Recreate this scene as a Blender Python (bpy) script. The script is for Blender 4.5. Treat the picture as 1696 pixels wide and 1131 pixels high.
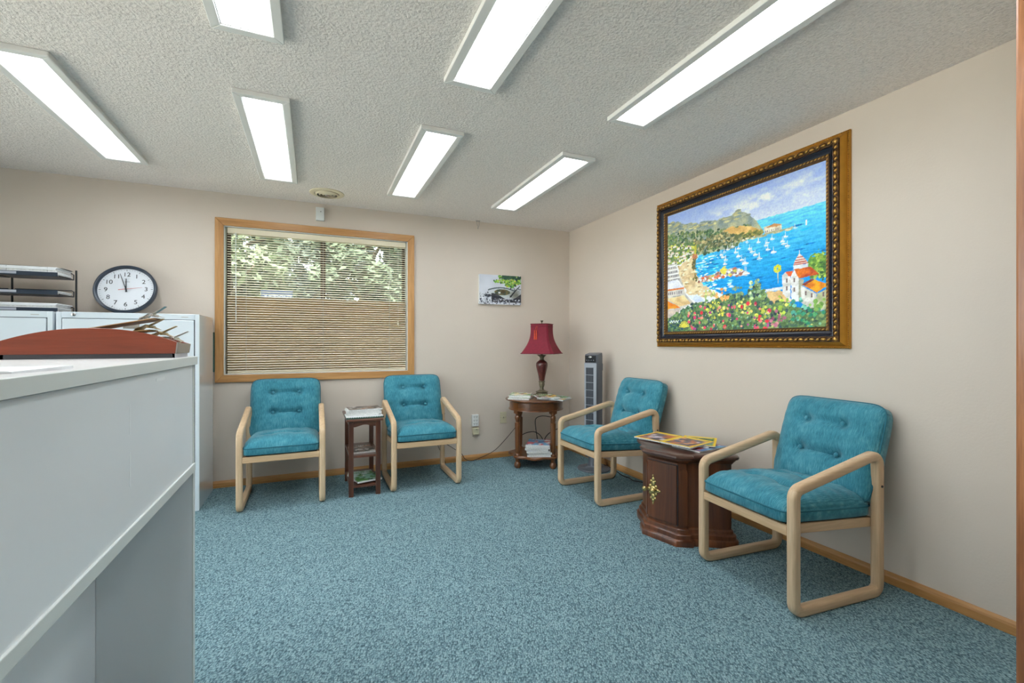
import bpy, math, random
import numpy as np
from mathutils import Vector, Matrix

for o in list(bpy.data.objects):
    bpy.data.objects.remove(o, do_unlink=True)
scene = bpy.context.scene
COL = scene.collection
PI = math.pi

# ------------------------------------------------------------------ camera, world, light, exposure
CAM_H = 1.195
cam_d = bpy.data.cameras.new('camera')
cam_d.sensor_fit = 'HORIZONTAL'
cam_d.sensor_width = 36.0
cam_d.lens = 751.8 / 1696 * 36
cam_d.shift_y = 2.37 / 1696
cam_d.clip_start = 0.02
cam = bpy.data.objects.new('camera', cam_d)
COL.objects.link(cam)
cam.location = (0, 0, CAM_H)
cam.rotation_euler = (PI / 2, 0, -math.atan(329.7 / 751.8))
scene.camera = cam

world = bpy.data.worlds.new('world')
scene.world = world
world.use_nodes = True
wn = world.node_tree
wn.nodes.clear()
_o = wn.nodes.new('ShaderNodeOutputWorld')
_b = wn.nodes.new('ShaderNodeBackground')
_b.inputs['Color'].default_value = (0.90, 0.95, 1.0, 1)
_b.inputs['Strength'].default_value = 4.6
wn.links.new(_b.outputs[0], _o.inputs[0])

sun_d = bpy.data.lights.new('sun', 'SUN')
sun_d.energy = 14.0
sun_d.angle = 0.01
sun_d.color = (1, .95, .86)
sun = bpy.data.objects.new('sun', sun_d)
COL.objects.link(sun)
sun.rotation_euler = (math.radians(42), 0, math.radians(-20))   # high, from behind the house

PANEL_STRENGTH = 9.5
scene.view_settings.view_transform = 'Standard'
scene.view_settings.look = 'None'
scene.view_settings.exposure = 0.70
scene.view_settings.gamma = 1.0
scene.view_settings.use_curve_mapping = False

# ------------------------------------------------------------------ dimensions (metres)
YB, XR, HC = 4.4057, 2.6326, 2.439      # far wall, right wall, ceiling
XL, YF = -3.4, -2.4                      # left wall, wall behind the camera


def c(r, g, b):
    f = lambda v: (v / 255 / 12.92) if v / 255 <= .04045 else ((v / 255 + .055) / 1.055) ** 2.4
    return (f(r), f(g), f(b), 1)


# ------------------------------------------------------------------ materials
def newmat(name):
    m = bpy.data.materials.new(name)
    m.use_nodes = True
    nt = m.node_tree
    return m, nt, nt.nodes['Principled BSDF']


def N(nt, kind, **kw):
    n = nt.nodes.new(kind)
    for k, v in kw.items():
        if k.startswith('_'):
            setattr(n, k[1:], v)
        else:
            n.inputs[k.replace('__', ' ')].default_value = v
    return n


def coords(nt, scale=(1, 1, 1), rot=(0, 0, 0)):
    tc = nt.nodes.new('ShaderNodeTexCoord')
    mp = nt.nodes.new('ShaderNodeMapping')
    mp.inputs['Scale'].default_value = scale
    mp.inputs['Rotation'].default_value = rot
    nt.links.new(tc.outputs['Object'], mp.inputs['Vector'])
    return mp.outputs['Vector']


def ramp(nt, fac, stops):
    r = nt.nodes.new('ShaderNodeValToRGB')
    e = r.color_ramp.elements
    while len(e) < len(stops):
        e.new(.5)
    for i, (p, col) in enumerate(stops):
        e[i].position = p
        e[i].color = col
    nt.links.new(fac, r.inputs['Fac'])
    return r.outputs['Color']


def mul(col, k):
    return (min(1, col[0] * k), min(1, col[1] * k), min(1, col[2] * k), 1)


def plain(name, col, rough=.5, metal=0., var=.08, vscale=6., bump=0., bscale=80., spec=.5, coat=0.):
    m, nt, p = newmat(name)
    v = coords(nt)
    n = N(nt, 'ShaderNodeTexNoise', Scale=vscale, Detail=4.)
    nt.links.new(v, n.inputs['Vector'])
    cc = ramp(nt, n.outputs['Fac'], [(.3, mul(col, 1 - var)), (.7, mul(col, 1 + var))])
    nt.links.new(cc, p.inputs['Base Color'])
    p.inputs['Roughness'].default_value = rough
    p.inputs['Metallic'].default_value = metal
    p.inputs['Specular IOR Level'].default_value = spec
    p.inputs['Coat Weight'].default_value = coat
    if bump:
        n2 = N(nt, 'ShaderNodeTexNoise', Scale=bscale, Detail=3.)
        nt.links.new(v, n2.inputs['Vector'])
        b = N(nt, 'ShaderNodeBump', Strength=bump, Distance=.004)
        nt.links.new(n2.outputs['Fac'], b.inputs['Height'])
        nt.links.new(b.outputs['Normal'], p.inputs['Normal'])
    return m


def wood(name, c1, c2, axis='Z', scale=1., rough=.4, coat=0., ring=14., spec=.5):
    m, nt, p = newmat(name)
    st = {'X': (.06, 1, 1), 'Y': (1, .06, 1), 'Z': (1, 1, .06)}[axis]
    v = coords(nt, tuple(s * scale for s in st))
    n = N(nt, 'ShaderNodeTexNoise', Scale=ring, Detail=8., Roughness=.65, Distortion=.6)
    nt.links.new(v, n.inputs['Vector'])
    cc = ramp(nt, n.outputs['Fac'], [(.32, c1), (.52, tuple((a + b) / 2 for a, b in zip(c1, c2))), (.68, c2)])
    n2 = N(nt, 'ShaderNodeTexNoise', Scale=ring * 9, Detail=3.)
    nt.links.new(v, n2.inputs['Vector'])
    mx = N(nt, 'ShaderNodeMix', _data_type='RGBA', _blend_type='MULTIPLY')
    mx.inputs['Factor'].default_value = .35
    nt.links.new(cc, mx.inputs[6])
    g = ramp(nt, n2.outputs['Fac'], [(.35, (.62, .58, .52, 1)), (.6, (1, 1, 1, 1))])
    nt.links.new(g, mx.inputs[7])
    nt.links.new(mx.outputs[2], p.inputs['Base Color'])
    p.inputs['Roughness'].default_value = rough
    p.inputs['Coat Weight'].default_value = coat
    p.inputs['Coat Roughness'].default_value = .18
    p.inputs['Specular IOR Level'].default_value = spec
    b = N(nt, 'ShaderNodeBump', Strength=.12, Distance=.002)
    nt.links.new(n2.outputs['Fac'], b.inputs['Height'])
    nt.links.new(b.outputs['Normal'], p.inputs['Normal'])
    return m


M = {}


def mat_wall():
    m, nt, p = newmat('wall_paint')
    v = coords(nt)
    n = N(nt, 'ShaderNodeTexNoise', Scale=1.3, Detail=4.)
    nt.links.new(v, n.inputs['Vector'])
    base = c(213, 200, 187)
    cc = ramp(nt, n.outputs['Fac'], [(.3, mul(base, .97)), (.7, mul(base, 1.03))])
    nt.links.new(cc, p.inputs['Base Color'])
    p.inputs['Roughness'].default_value = .62
    p.inputs['Specular IOR Level'].default_value = .35
    n2 = N(nt, 'ShaderNodeTexNoise', Scale=95., Detail=3.)
    nt.links.new(v, n2.inputs['Vector'])
    b = N(nt, 'ShaderNodeBump', Strength=.14, Distance=.004)
    nt.links.new(n2.outputs['Fac'], b.inputs['Height'])
    nt.links.new(b.outputs['Normal'], p.inputs['Normal'])
    return m


def mat_ceiling():
    m, nt, p = newmat('textured_ceiling')
    v = coords(nt)
    n = N(nt, 'ShaderNodeTexNoise', Scale=78., Detail=4., Roughness=.62)
    nt.links.new(v, n.inputs['Vector'])
    base = c(250, 242, 236)
    cc = ramp(nt, n.outputs['Fac'], [(.3, mul(base, .86)), (.55, base), (.8, mul(base, 1.04))])
    nt.links.new(cc, p.inputs['Base Color'])
    p.inputs['Roughness'].default_value = .9
    p.inputs['Specular IOR Level'].default_value = .1
    b = N(nt, 'ShaderNodeBump', Strength=.9, Distance=.013)
    nt.links.new(n.outputs['Fac'], b.inputs['Height'])
    nt.links.new(b.outputs['Normal'], p.inputs['Normal'])
    return m


def mat_carpet():
    m, nt, p = newmat('teal_loop_carpet')
    v = coords(nt, (1, 1, 1), (0, 0, math.radians(28)))
    vo = N(nt, 'ShaderNodeTexVoronoi', Scale=185., Randomness=.8)
    mp2 = nt.nodes.new('ShaderNodeMapping')
    mp2.inputs['Scale'].default_value = (1.0, .55, 1)
    nt.links.new(v, mp2.inputs['Vector'])
    nt.links.new(mp2.outputs['Vector'], vo.inputs['Vector'])
    cell = ramp(nt, vo.outputs['Color'], [(.1, c(112, 143, 152)), (.45, c(138, 170, 178)), (.85, c(164, 193, 200))])
    edge = ramp(nt, vo.outputs['Distance'], [(.34, (1, 1, 1, 1)), (.80, (.18, .23, .27, 1))])
    mx = N(nt, 'ShaderNodeMix', _data_type='RGBA', _blend_type='MULTIPLY')
    mx.inputs['Factor'].default_value = .85
    nt.links.new(cell, mx.inputs[6])
    nt.links.new(edge, mx.inputs[7])
    n = N(nt, 'ShaderNodeTexNoise', Scale=1.2, Detail=3.)
    nt.links.new(v, n.inputs['Vector'])
    big = ramp(nt, n.outputs['Fac'], [(.3, (.92, .92, .92, 1)), (.7, (1, 1, 1, 1))])
    mx2 = N(nt, 'ShaderNodeMix', _data_type='RGBA', _blend_type='MULTIPLY')
    mx2.inputs['Factor'].default_value = 1
    nt.links.new(mx.outputs[2], mx2.inputs[6])
    nt.links.new(big, mx2.inputs[7])
    nt.links.new(mx2.outputs[2], p.inputs['Base Color'])
    p.inputs['Roughness'].default_value = .95
    p.inputs['Specular IOR Level'].default_value = .1
    b = N(nt, 'ShaderNodeBump', Strength=.7, Distance=.006, _invert=True)
    nt.links.new(vo.outputs['Distance'], b.inputs['Height'])
    nt.links.new(b.outputs['Normal'], p.inputs['Normal'])
    return m


def mat_fabric():
    m, nt, p = newmat('teal_ribbed_fabric')
    v = coords(nt)
    w = N(nt, 'ShaderNodeTexWave', Scale=52., Distortion=1.2, Detail=2., _bands_direction='X')
    w.inputs['Detail Scale'].default_value = 4.
    nt.links.new(v, w.inputs['Vector'])
    n = N(nt, 'ShaderNodeTexNoise', Scale=9., Detail=6., Roughness=.7)
    nt.links.new(v, n.inputs['Vector'])
    mp = nt.nodes.new('ShaderNodeMapping')
    mp.inputs['Scale'].default_value = (90, 12, 12)
    nt.links.new(v, mp.inputs['Vector'])
    n3 = N(nt, 'ShaderNodeTexNoise', Scale=3., Detail=4.)
    nt.links.new(mp.outputs['Vector'], n3.inputs['Vector'])
    mxf = N(nt, 'ShaderNodeMix', _data_type='FLOAT')
    mxf.inputs[0].default_value = .5
    nt.links.new(n.outputs['Fac'], mxf.inputs[2])
    nt.links.new(n3.outputs['Fac'], mxf.inputs[3])
    cc = ramp(nt, mxf.outputs[0], [(.34, c(46, 110, 128)), (.52, c(68, 142, 160)), (.68, c(106, 172, 188))])
    mx = N(nt, 'ShaderNodeMix', _data_type='RGBA', _blend_type='MULTIPLY')
    mx.inputs['Factor'].default_value = .35
    nt.links.new(cc, mx.inputs[6])
    g = ramp(nt, w.outputs['Fac'], [(.0, (.6, .66, .7, 1)), (.6, (1, 1, 1, 1))])
    nt.links.new(g, mx.inputs[7])
    nt.links.new(mx.outputs[2], p.inputs['Base Color'])
    p.inputs['Roughness'].default_value = .85
    p.inputs['Specular IOR Level'].default_value = .2
    p.inputs['Sheen Weight'].default_value = .25
    p.inputs['Sheen Roughness'].default_value = .4
    b = N(nt, 'ShaderNodeBump', Strength=.35, Distance=.003)
    nt.links.new(w.outputs['Fac'], b.inputs['Height'])
    nt.links.new(b.outputs['Normal'], p.inputs['Normal'])
    return m


def mat_attr(name, rough, spec=.5, bump=0.):
    m, nt, p = newmat(name)
    a = nt.nodes.new('ShaderNodeAttribute')
    a.attribute_name = 'Col'
    nt.links.new(a.outputs['Color'], p.inputs['Base Color'])
    p.inputs['Roughness'].default_value = rough
    p.inputs['Specular IOR Level'].default_value = spec
    if bump:
        n = N(nt, 'ShaderNodeTexNoise', Scale=140., Detail=3.)
        b = N(nt, 'ShaderNodeBump', Strength=bump, Distance=.002)
        nt.links.new(coords(nt), n.inputs['Vector'])
        nt.links.new(n.outputs['Fac'], b.inputs['Height'])
        nt.links.new(b.outputs['Normal'], p.inputs['Normal'])
    return m


def mat_emit(name, col, s):
    m = bpy.data.materials.new(name)
    m.use_nodes = True
    nt = m.node_tree
    nt.nodes.clear()
    o = nt.nodes.new('ShaderNodeOutputMaterial')
    e = nt.nodes.new('ShaderNodeEmission')
    e.inputs['Color'].default_value = col
    e.inputs['Strength'].default_value = s
    nt.links.new(e.outputs[0], o.inputs[0])
    return m


def mat_glass():
    m = bpy.data.materials.new('window_glass')
    m.use_nodes = True
    nt = m.node_tree
    nt.nodes.clear()
    o = nt.nodes.new('ShaderNodeOutputMaterial')
    t = nt.nodes.new('ShaderNodeBsdfTransparent')
    t.inputs['Color'].default_value = (.93, .96, .95, 1)
    g = nt.nodes.new('ShaderNodeBsdfGlossy')
    g.inputs['Roughness'].default_value = .02
    f = nt.nodes.new('ShaderNodeFresnel')
    f.inputs['IOR'].default_value = 1.45
    mx = nt.nodes.new('ShaderNodeMixShader')
    nt.links.new(f.outputs[0], mx.inputs[0])
    nt.links.new(t.outputs[0], mx.inputs[1])
    nt.links.new(g.outputs[0], mx.inputs[2])
    nt.links.new(mx.outputs[0], o.inputs[0])
    return m


M['wall'] = mat_wall()
M['ceil'] = mat_ceiling()
M['carpet'] = mat_carpet()
M['fabric'] = mat_fabric()
M['oak_x'] = wood('oak_trim_x', c(176, 122, 66), c(214, 164, 106), 'X', 1, .42)
M['oak_y'] = wood('oak_trim_y', c(168, 114, 58), c(206, 154, 92), 'Y', 1, .42)
M['oak_z'] = wood('oak_trim_z', c(176, 122, 66), c(214, 164, 106), 'Z', 1, .42)
M['jamb'] = wood('door_jamb_oak', c(140, 82, 46), c(196, 130, 84), 'Z', 1.4, .35, .3)
M['ash_y'] = wood('pale_ash_y', c(206, 172, 134), c(226, 198, 164), 'Y', 1, .45)
M['ash_z'] = wood('pale_ash_z', c(206, 172, 134), c(226, 198, 164), 'Z', 1, .45)
M['ash_x'] = wood('pale_ash_x', c(206, 168, 126), c(228, 196, 158), 'X', 1, .45)
M['walnut'] = wood('dark_walnut', c(64, 32, 17), c(126, 72, 40), 'Z', 1, .28, .4)
M['walnut_top'] = wood('dark_walnut_top', c(58, 32, 24), c(98, 60, 44), 'X', 1, .28, .4)
M['cherry'] = wood('brown_cherry', c(60, 30, 18), c(104, 58, 36), 'Z', 1, .3, .35)
M['cherry_x'] = wood('brown_cherry_x', c(68, 36, 24), c(108, 64, 44), 'X', 1, .3, .4)
M['maple'] = wood('antique_maple', c(88, 48, 20), c(142, 88, 44), 'Z', 1.2, .3, .4)
M['maple_x'] = wood('antique_maple_x', c(84, 46, 20), c(136, 82, 42), 'X', 1.2, .28, .4)
M['redwood'] = wood('mahogany_veneer', c(116, 46, 26), c(158, 74, 46), 'X', 1, .32, .3)
M['desk'] = plain('grey_laminate', c(230, 234, 237), .38, var=.015, vscale=3., bump=.02)
M['desk_edge'] = plain('pale_grey_edge', c(212, 217, 214), .4, var=.02)
M['desk_top'] = plain('desk_top_laminate', c(206, 205, 204), .35, var=.02)
M['cab'] = plain('filing_cabinet_enamel', c(216, 225, 232), .13, var=.012, vscale=3., spec=.7, coat=1.)
M['seam'] = plain('dark_gap', c(42, 50, 58), .7)
M['white'] = plain('white_plastic', c(226, 228, 226), .4, var=.02)
M['white_metal'] = plain('white_enamel_metal', c(228, 228, 224), .4, var=.02)
M['fixture'] = plain('painted_fixture_frame', c(232, 230, 226), .5, var=.03, vscale=4)
M['panel'] = mat_emit('lit_diffuser', (.88, .95, 1.0, 1), PANEL_STRENGTH)
M['beige'] = plain('ivory_plastic', c(214, 206, 176), .45, var=.02)
M['black'] = plain('black_metal', c(34, 36, 40), .4, var=.1)
M['navy'] = plain('dark_slate_plastic', c(46, 56, 70), .3, var=.05)
M['dial'] = plain('clock_dial', c(222, 226, 232), .45, var=.01)
M['ink'] = plain('dark_ink', c(48, 50, 54), .6)
M['redink'] = plain('red_ink', c(206, 120, 120), .6)
M['chrome'] = plain('bright_steel', c(205, 205, 205), .22, 1., var=.06, vscale=30)
M['brassy'] = plain('brass_steel', c(176, 156, 118), .3, 1., var=.1, vscale=30)
M['brass'] = plain('antique_brass', c(190, 168, 112), .32, 1., var=.25, vscale=60)
M['silver'] = plain('satin_silver', c(176, 170, 164), .35, .7, var=.04)
M['silverbase'] = plain('pale_silver', c(190, 194, 206), .35, .5, var=.04)
M['darkbase'] = plain('dark_grey_base', c(70, 68, 72), .5)
M['hardboard'] = plain('brown_hardboard', c(168, 128, 84), .5, var=.12, vscale=14)
M['paper'] = plain('white_paper', c(232, 234, 236), .7, var=.04, vscale=20)
M['pages'] = plain('page_edges', c(214, 214, 212), .7, var=.16, vscale=90)
M['greenboard'] = plain('dark_green_card', c(58, 92, 84), .7)
M['bronze'] = plain('bronze_aluminium', c(64, 44, 28), .45, .3)
M['slat'] = plain('cream_slat', c(248, 238, 214), .45, var=.02)
M['cream'] = plain('cream_metal', c(226, 214, 186), .45, var=.02)
M['shade'] = plain('tan_pleated_cloth', c(188, 158, 114), .9, var=.05, vscale=3)
_nt = M['shade'].node_tree
_tr = _nt.nodes.new('ShaderNodeBsdfTranslucent')
_tr.inputs['Color'].default_value = c(206, 172, 124)
_mx = _nt.nodes.new('ShaderNodeMixShader')
_mx.inputs[0].default_value = .12
_out = next(n for n in _nt.nodes if n.type == 'OUTPUT_MATERIAL')
_nt.links.new(_nt.nodes['Principled BSDF'].outputs[0], _mx.inputs[1])
_nt.links.new(_tr.outputs[0], _mx.inputs[2])
_nt.links.new(_mx.outputs[0], _out.inputs[0])
M['cordw'] = plain('white_cord', c(210, 208, 200), .7)
M['cord'] = plain('brown_cord', c(58, 46, 40), .6)
M['cordk'] = plain('black_cord', c(34, 34, 38), .55)
M['glass'] = mat_glass()
M['crimson'] = plain('crimson_silk', c(126, 22, 44), .75, var=.10, vscale=40, bump=.12, bscale=220)
M['crimson_d'] = plain('crimson_braid', c(104, 22, 40), .8, var=.15, vscale=60)
M['tassel'] = plain('orange_tassel', c(204, 76, 50), .8, var=.15, vscale=90)
M['pewter'] = plain('aged_pewter', c(122, 114, 94), .42, .6, var=.3, vscale=40, bump=.25, bscale=70)
M['vase'] = plain('marbled_burgundy', c(88, 38, 34), .28, 0, var=.45, vscale=26, coat=.4)
M['fan_s'] = plain('fan_silver_plastic', c(156, 160, 168), .38, .3, var=.02)
M['fan_d'] = plain('fan_charcoal_plastic', c(98, 102, 110), .42, .2, var=.03)
M['piping'] = plain('dark_teal_cord', c(42, 110, 127), .85, var=.08)
M['fan_k'] = plain('fan_black_panel', c(26, 28, 32), .2)
M['grille'] = plain('fan_grille_dark', c(50, 55, 64), .5)
M['gold'] = plain('antique_gold_leaf', c(168, 120, 50), .38, .75, var=.35, vscale=60, bump=.2, bscale=120)
M['gold_b'] = plain('bright_gold_leaf', c(206, 160, 84), .32, .8, var=.3, vscale=90)
M['gold_d'] = plain('dull_gold_band', c(186, 132, 46), .45, .6, var=.1, vscale=20)
M['bronze_gilt'] = plain('dark_gilt', c(110, 76, 42), .45, .5, var=.35, vscale=70, bump=.25, bscale=120)
M['gilt_deep'] = plain('deep_gilt_recess', c(70, 46, 24), .5, .4, var=.3, vscale=70)
M['blackcove'] = plain('black_lacquer', c(38, 40, 50), .25, var=.05)
M['paint'] = mat_attr('oil_paint', .55, .3, .25)
M['print'] = mat_attr('glossy_print', .45, .25)
M['canvasprint'] = mat_attr('canvas_print', .6, .3)
M['bark'] = plain('tree_bark', c(92, 80, 66), .9, var=.3, vscale=12, bump=.5, bscale=30)
M['leafA'] = plain('tree_leaf_light', c(106, 116, 90), .6, var=.25, vscale=3)
M['leafB'] = plain('tree_leaf_green', c(78, 90, 70), .6, var=.3, vscale=3)
M['leafC'] = plain('tree_leaf_dark', c(66, 76, 66), .6, var=.3, vscale=3)
M['ground'] = plain('outdoor_ground', c(150, 160, 116), .9, var=.2, vscale=.8)
M['concrete'] = plain('pale_concrete', c(222, 213, 203), .9, var=.06, vscale=.8)
M['sign'] = plain('blue_sign_enamel', c(28, 42, 66), .5, var=.03)
M['signw'] = plain('white_sign_lettering', c(140, 146, 158), .5)
M['smear'] = plain('tape_residue', c(240, 244, 246), .45, var=.02)


# ------------------------------------------------------------------ mesh helpers
class MB:
    def __init__(s):
        s.v, s.f = [], []

    def add(s, vs, fs):
        o = len(s.v)
        s.v += [tuple(p) for p in vs]
        s.f += [tuple(i + o for i in f) for f in fs]
        return s

    def box(s, x0, x1, y0, y1, z0, z1):
        return s.add([(x0, y0, z0), (x1, y0, z0), (x1, y1, z0), (x0, y1, z0), (x0, y0, z1), (x1, y0, z1), (x1, y1, z1), (x0, y1, z1)],
                     [(3, 2, 1, 0), (4, 5, 6, 7), (0, 1, 5, 4), (1, 2, 6, 5), (2, 3, 7, 6), (3, 0, 4, 7)])

    def loft(s, loops, cap0=True, cap1=True, closed=True):
        n = len(loops[0])
        vs = [p for l in loops for p in l]
        fs = []
        for i in range(len(loops) - 1):
            for j in range(n if closed else n - 1):
                k = (j + 1) % n
                fs.append((i * n + j, i * n + k, (i + 1) * n + k, (i + 1) * n + j))
        if cap0:
            fs.append(tuple(range(n - 1, -1, -1)))
        if cap1:
            fs.append(tuple((len(loops) - 1) * n + j for j in range(n)))
        return s.add(vs, fs)

    def lathe(s, prof, n=24, cx=0., cy=0., rf=None, cap=True):
        loops = []
        for r, z in prof:
            loops.append([(cx + (rf(r, z, t) if rf else r) * math.cos(t), cy + (rf(r, z, t) if rf else r) * math.sin(t), z)
                          for t in [2 * PI * j / n for j in range(n)]])
        return s.loft(loops, cap, cap)

    def prism(s, out, z0, z1):
        return s.loft([[(x, y, z0) for x, y in out], [(x, y, z1) for x, y in out]])

    def tube(s, pts, r, n=8, closed=False):
        pts = [Vector(p) for p in pts]
        m = len(pts)
        loops, up = [], None
        for i in range(m):
            a = pts[(i - 1) % m] if (closed or i) else pts[0]
            b = pts[(i + 1) % m] if (closed or i < m - 1) else pts[-1]
            t = (b - a).normalized()
            if up is None:
                up = t.orthogonal().normalized()
            up = (up - t * up.dot(t)).normalized()
            sd = t.cross(up)
            rr = r[i] if isinstance(r, (list, tuple)) else r
            loops.append([pts[i] + up * (rr * math.cos(2 * PI * j / n)) + sd * (rr * math.sin(2 * PI * j / n)) for j in range(n)])
        if closed:
            loops.append(loops[0])
            return s.loft(loops, False, False)
        return s.loft(loops)

    def ell(s, cen, ax, ay, az, n=8, m=5):
        cen, ax, ay, az = Vector(cen), Vector(ax), Vector(ay), Vector(az)
        vs = [cen - az]
        for i in range(1, m):
            ph = -PI / 2 + PI * i / m
            for j in range(n):
                t = 2 * PI * j / n
                vs.append(cen + (ax * math.cos(t) + ay * math.sin(t)) * math.cos(ph) + az * math.sin(ph))
        vs.append(cen + az)
        fs = []
        for j in range(n):
            fs.append((0, 1 + (j + 1) % n, 1 + j))
            fs.append((len(vs) - 1, 1 + (m - 2) * n + j, 1 + (m - 2) * n + (j + 1) % n))
            for i in range(m - 2):
                fs.append((1 + i * n + j, 1 + i * n + (j + 1) % n, 1 + (i + 1) * n + (j + 1) % n, 1 + (i + 1) * n + j))
        return s.add(vs, fs)

    def xf(s, mat):
        s.v = [tuple(mat @ Vector(p)) for p in s.v]
        return s

    def mesh(s, name, m=None, smooth=None):
        me = bpy.data.meshes.new(name)
        me.from_pydata([tuple(p) for p in s.v], [], s.f)
        me.validate()
        if smooth is not None:
            for p in me.polygons:
                p.use_smooth = True
            me.set_sharp_from_angle(angle=math.radians(smooth))
        if m is not None:
            me.materials.append(M[m])
        me.update()
        return me

    def build(s, name, m, parent=None, smooth=None, bevel=0., seg=2):
        return link(name, s.mesh(name, m, smooth), parent, bevel, seg)


def link(name, me, parent=None, bevel=0., seg=2):
    o = bpy.data.objects.new(name, me)
    COL.objects.link(o)
    if parent is not None:
        o.parent = parent
    if bevel:
        b = o.modifiers.new('bevel', 'BEVEL')
        b.width = bevel
        b.segments = seg
        b.limit_method = 'ANGLE'
        b.angle_limit = math.radians(40)
    return o


def tag(o, label=None, cat=None, group=None, kind=None):
    if label:
        o['label'] = label
    if cat:
        o['category'] = cat
    if group:
        o['group'] = group
    if kind:
        o['kind'] = kind
    return o


def thing(name, label, cat, loc=(0, 0, 0), rz=0., group=None):
    o = bpy.data.objects.new(name, None)
    o.empty_display_size = .05
    COL.objects.link(o)
    o.location = loc
    o.rotation_euler = (0, 0, rz)
    return tag(o, label, cat, group)


def box(name, m, parent, x0, x1, y0, y1, z0, z1, bevel=0., seg=2):
    return MB().box(x0, x1, y0, y1, z0, z1).build(name, m, parent, None, bevel, seg)


def struct(o):
    o['kind'] = 'structure'
    return o


def copy_tree(o, parent=None):
    k = o.copy()
    COL.objects.link(k)
    k.parent = parent
    for ch in list(o.children):
        copy_tree(ch, k)
    return k


def cell_plane(xs, ys, holes, z):
    """faces of a grid of cells minus those inside a hole"""
    mb = MB()
    idx = {}
    for i in range(len(xs) - 1):
        for j in range(len(ys) - 1):
            cx, cy = (xs[i] + xs[i + 1]) / 2, (ys[j] + ys[j + 1]) / 2
            if any(a < cx < b and d < cy < e for a, b, d, e in holes):
                continue
            q = []
            for (a, b) in ((i, j), (i, j + 1), (i + 1, j + 1), (i + 1, j)):
                if (a, b) not in idx:
                    idx[(a, b)] = len(mb.v)
                    mb.v.append((xs[a], ys[b], z))
                q.append(idx[(a, b)])
            mb.f.append(tuple(q))
    return mb


# ------------------------------------------------------------------ the room
struct(box('floor', 'carpet', None, XL, XR, YF, YB, -.1, 0))
FIX_X = [-1.16, -.235, .69, 1.612]
OPEN_W, OPEN_L = .182, 1.222
FIX = [(FIX_X[0], 2.602), (FIX_X[1], 2.602), (FIX_X[2], 2.602), (FIX_X[3], 2.602),
       (FIX_X[0], .822), (FIX_X[1], .822), (FIX_X[2], .822), (FIX_X[3], .822)]
holes = [(x - OPEN_W / 2, x + OPEN_W / 2, y, y + OPEN_L) for x, y in FIX]
xs = sorted({XL - .15, XR + .15} | {round(h[k], 4) for h in holes for k in (0, 1)})
ys = sorted({YF - .15, YB + .15} | {round(h[k], 4) for h in holes for k in (2, 3)})
cl = cell_plane(xs, ys, holes, HC)
struct(cl.build('ceiling', 'ceil'))
struct(box('roof', 'white', None, XL - .5, XR + .5, YF - .5, YB + .5, HC + .2, HC + .32))

WX0, WX1, WZ0, WZ1 = -.676, .834, .929, 2.168        # window opening
wb = MB()
T = .16
wb.box(XL - .15, WX0, YB, YB + T, -.1, HC + .2)
wb.box(WX1, XR + .15, YB, YB + T, -.1, HC + .2)
wb.box(WX0, WX1, YB, YB + T, -.1, WZ0)
wb.box(WX0, WX1, YB, YB + T, WZ1, HC + .2)
struct(wb.build('wall_back', 'wall'))
struct(box('wall_right', 'wall', None, XR, XR + .15, YF - .15, YB, -.1, HC + .2))
# glazed front of the office, to the left and behind the camera: piers, low sill walls and tall panes
def glazed_wall(name, wname, length, n, loc, rz):
    z0, z1 = .10, 2.38
    mb = MB()
    mb.box(0, length, 0, .15, -.1, z0).box(0, length, 0, .15, z1, HC + .2)
    pier = .10
    w = (length - pier * (n + 1)) / n
    for k in range(n + 1):
        x = k * (w + pier)
        mb.box(x, x + pier, 0, .15, z0, z1)
    o = struct(mb.build(name, 'wall'))
    o.location = loc
    o.rotation_euler = (0, 0, rz)
    for k in range(n):
        x = pier + k * (w + pier)
        wi = struct(bpy.data.objects.new('window_%d' % (wname + k), None))
        COL.objects.link(wi)
        wi.location = loc
        wi.rotation_euler = (0, 0, rz)
        for nm, a, b, d, e in (('frame_stile', x, x + .04, z0, z1), ('frame_stile', x + w - .04, x + w, z0, z1), ('frame_rail', x, x + w, z0, z0 + .05), ('frame_rail', x, x + w, z1 - .05, z1)):
            box(nm, 'bronze', wi, a, b, .05, .10, d, e, .002)
        box('pane', 'glass', wi, x + .04, x + w - .04, .072, .078, z0 + .05, z1 - .05)


glazed_wall('wall_left', 2, 3.55 - YF, 4, (XL, YF, 0), PI / 2)
struct(box('wall_left_far', 'wall', None, XL - .15, XL, 3.55, YB, -.1, HC + .2))
struct(box('wall_front', 'wall', None, XL, XR, YF - .15, YF, -.1, HC + .2))
# short return wall to the right of the camera, ending in an oak jamb
JX, JY = 1.846, .61
struct(box('wall_return', 'wall', None, JX + .03, XR, JY - .13, JY - .012, 0, HC))
tj = MB()
tj.box(JX, JX + .03, JY - .145, JY, 0, HC)
tj.box(JX + .006, JX + .075, JY - .012, JY + .004, 0, HC)
tj.box(JX + .006, JX + .075, JY - .147, JY - .13, 0, HC)
struct(tj.build('trim_1', 'jamb', None, None, .003))


def baseboard(name, x0, y0, x1, y1, m):
    h, t = .056, .014
    L = math.hypot(x1 - x0, y1 - y0)
    mb = MB()
    prof = [(0, 0), (t, 0), (t, h * .62), (t * .8, h * .8), (t * .35, h), (0, h)]
    mb.loft([[(0, a, b) for a, b in prof], [(L, a, b) for a, b in prof]])
    mb.f = [f[::-1] for f in mb.f]
    o = mb.build(name, m)
    o.location = (x0, y0, 0)
    o.rotation_euler = (0, 0, math.atan2(y1 - y0, x1 - x0))
    return struct(o)


baseboard('baseboard_back', XR, YB, XL, YB, 'oak_x')
baseboard('baseboard_right', XR, JY - .012, XR, YB - .014, 'oak_x')
baseboard('baseboard_left', XL, YB, XL, YF, 'oak_x')


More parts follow.
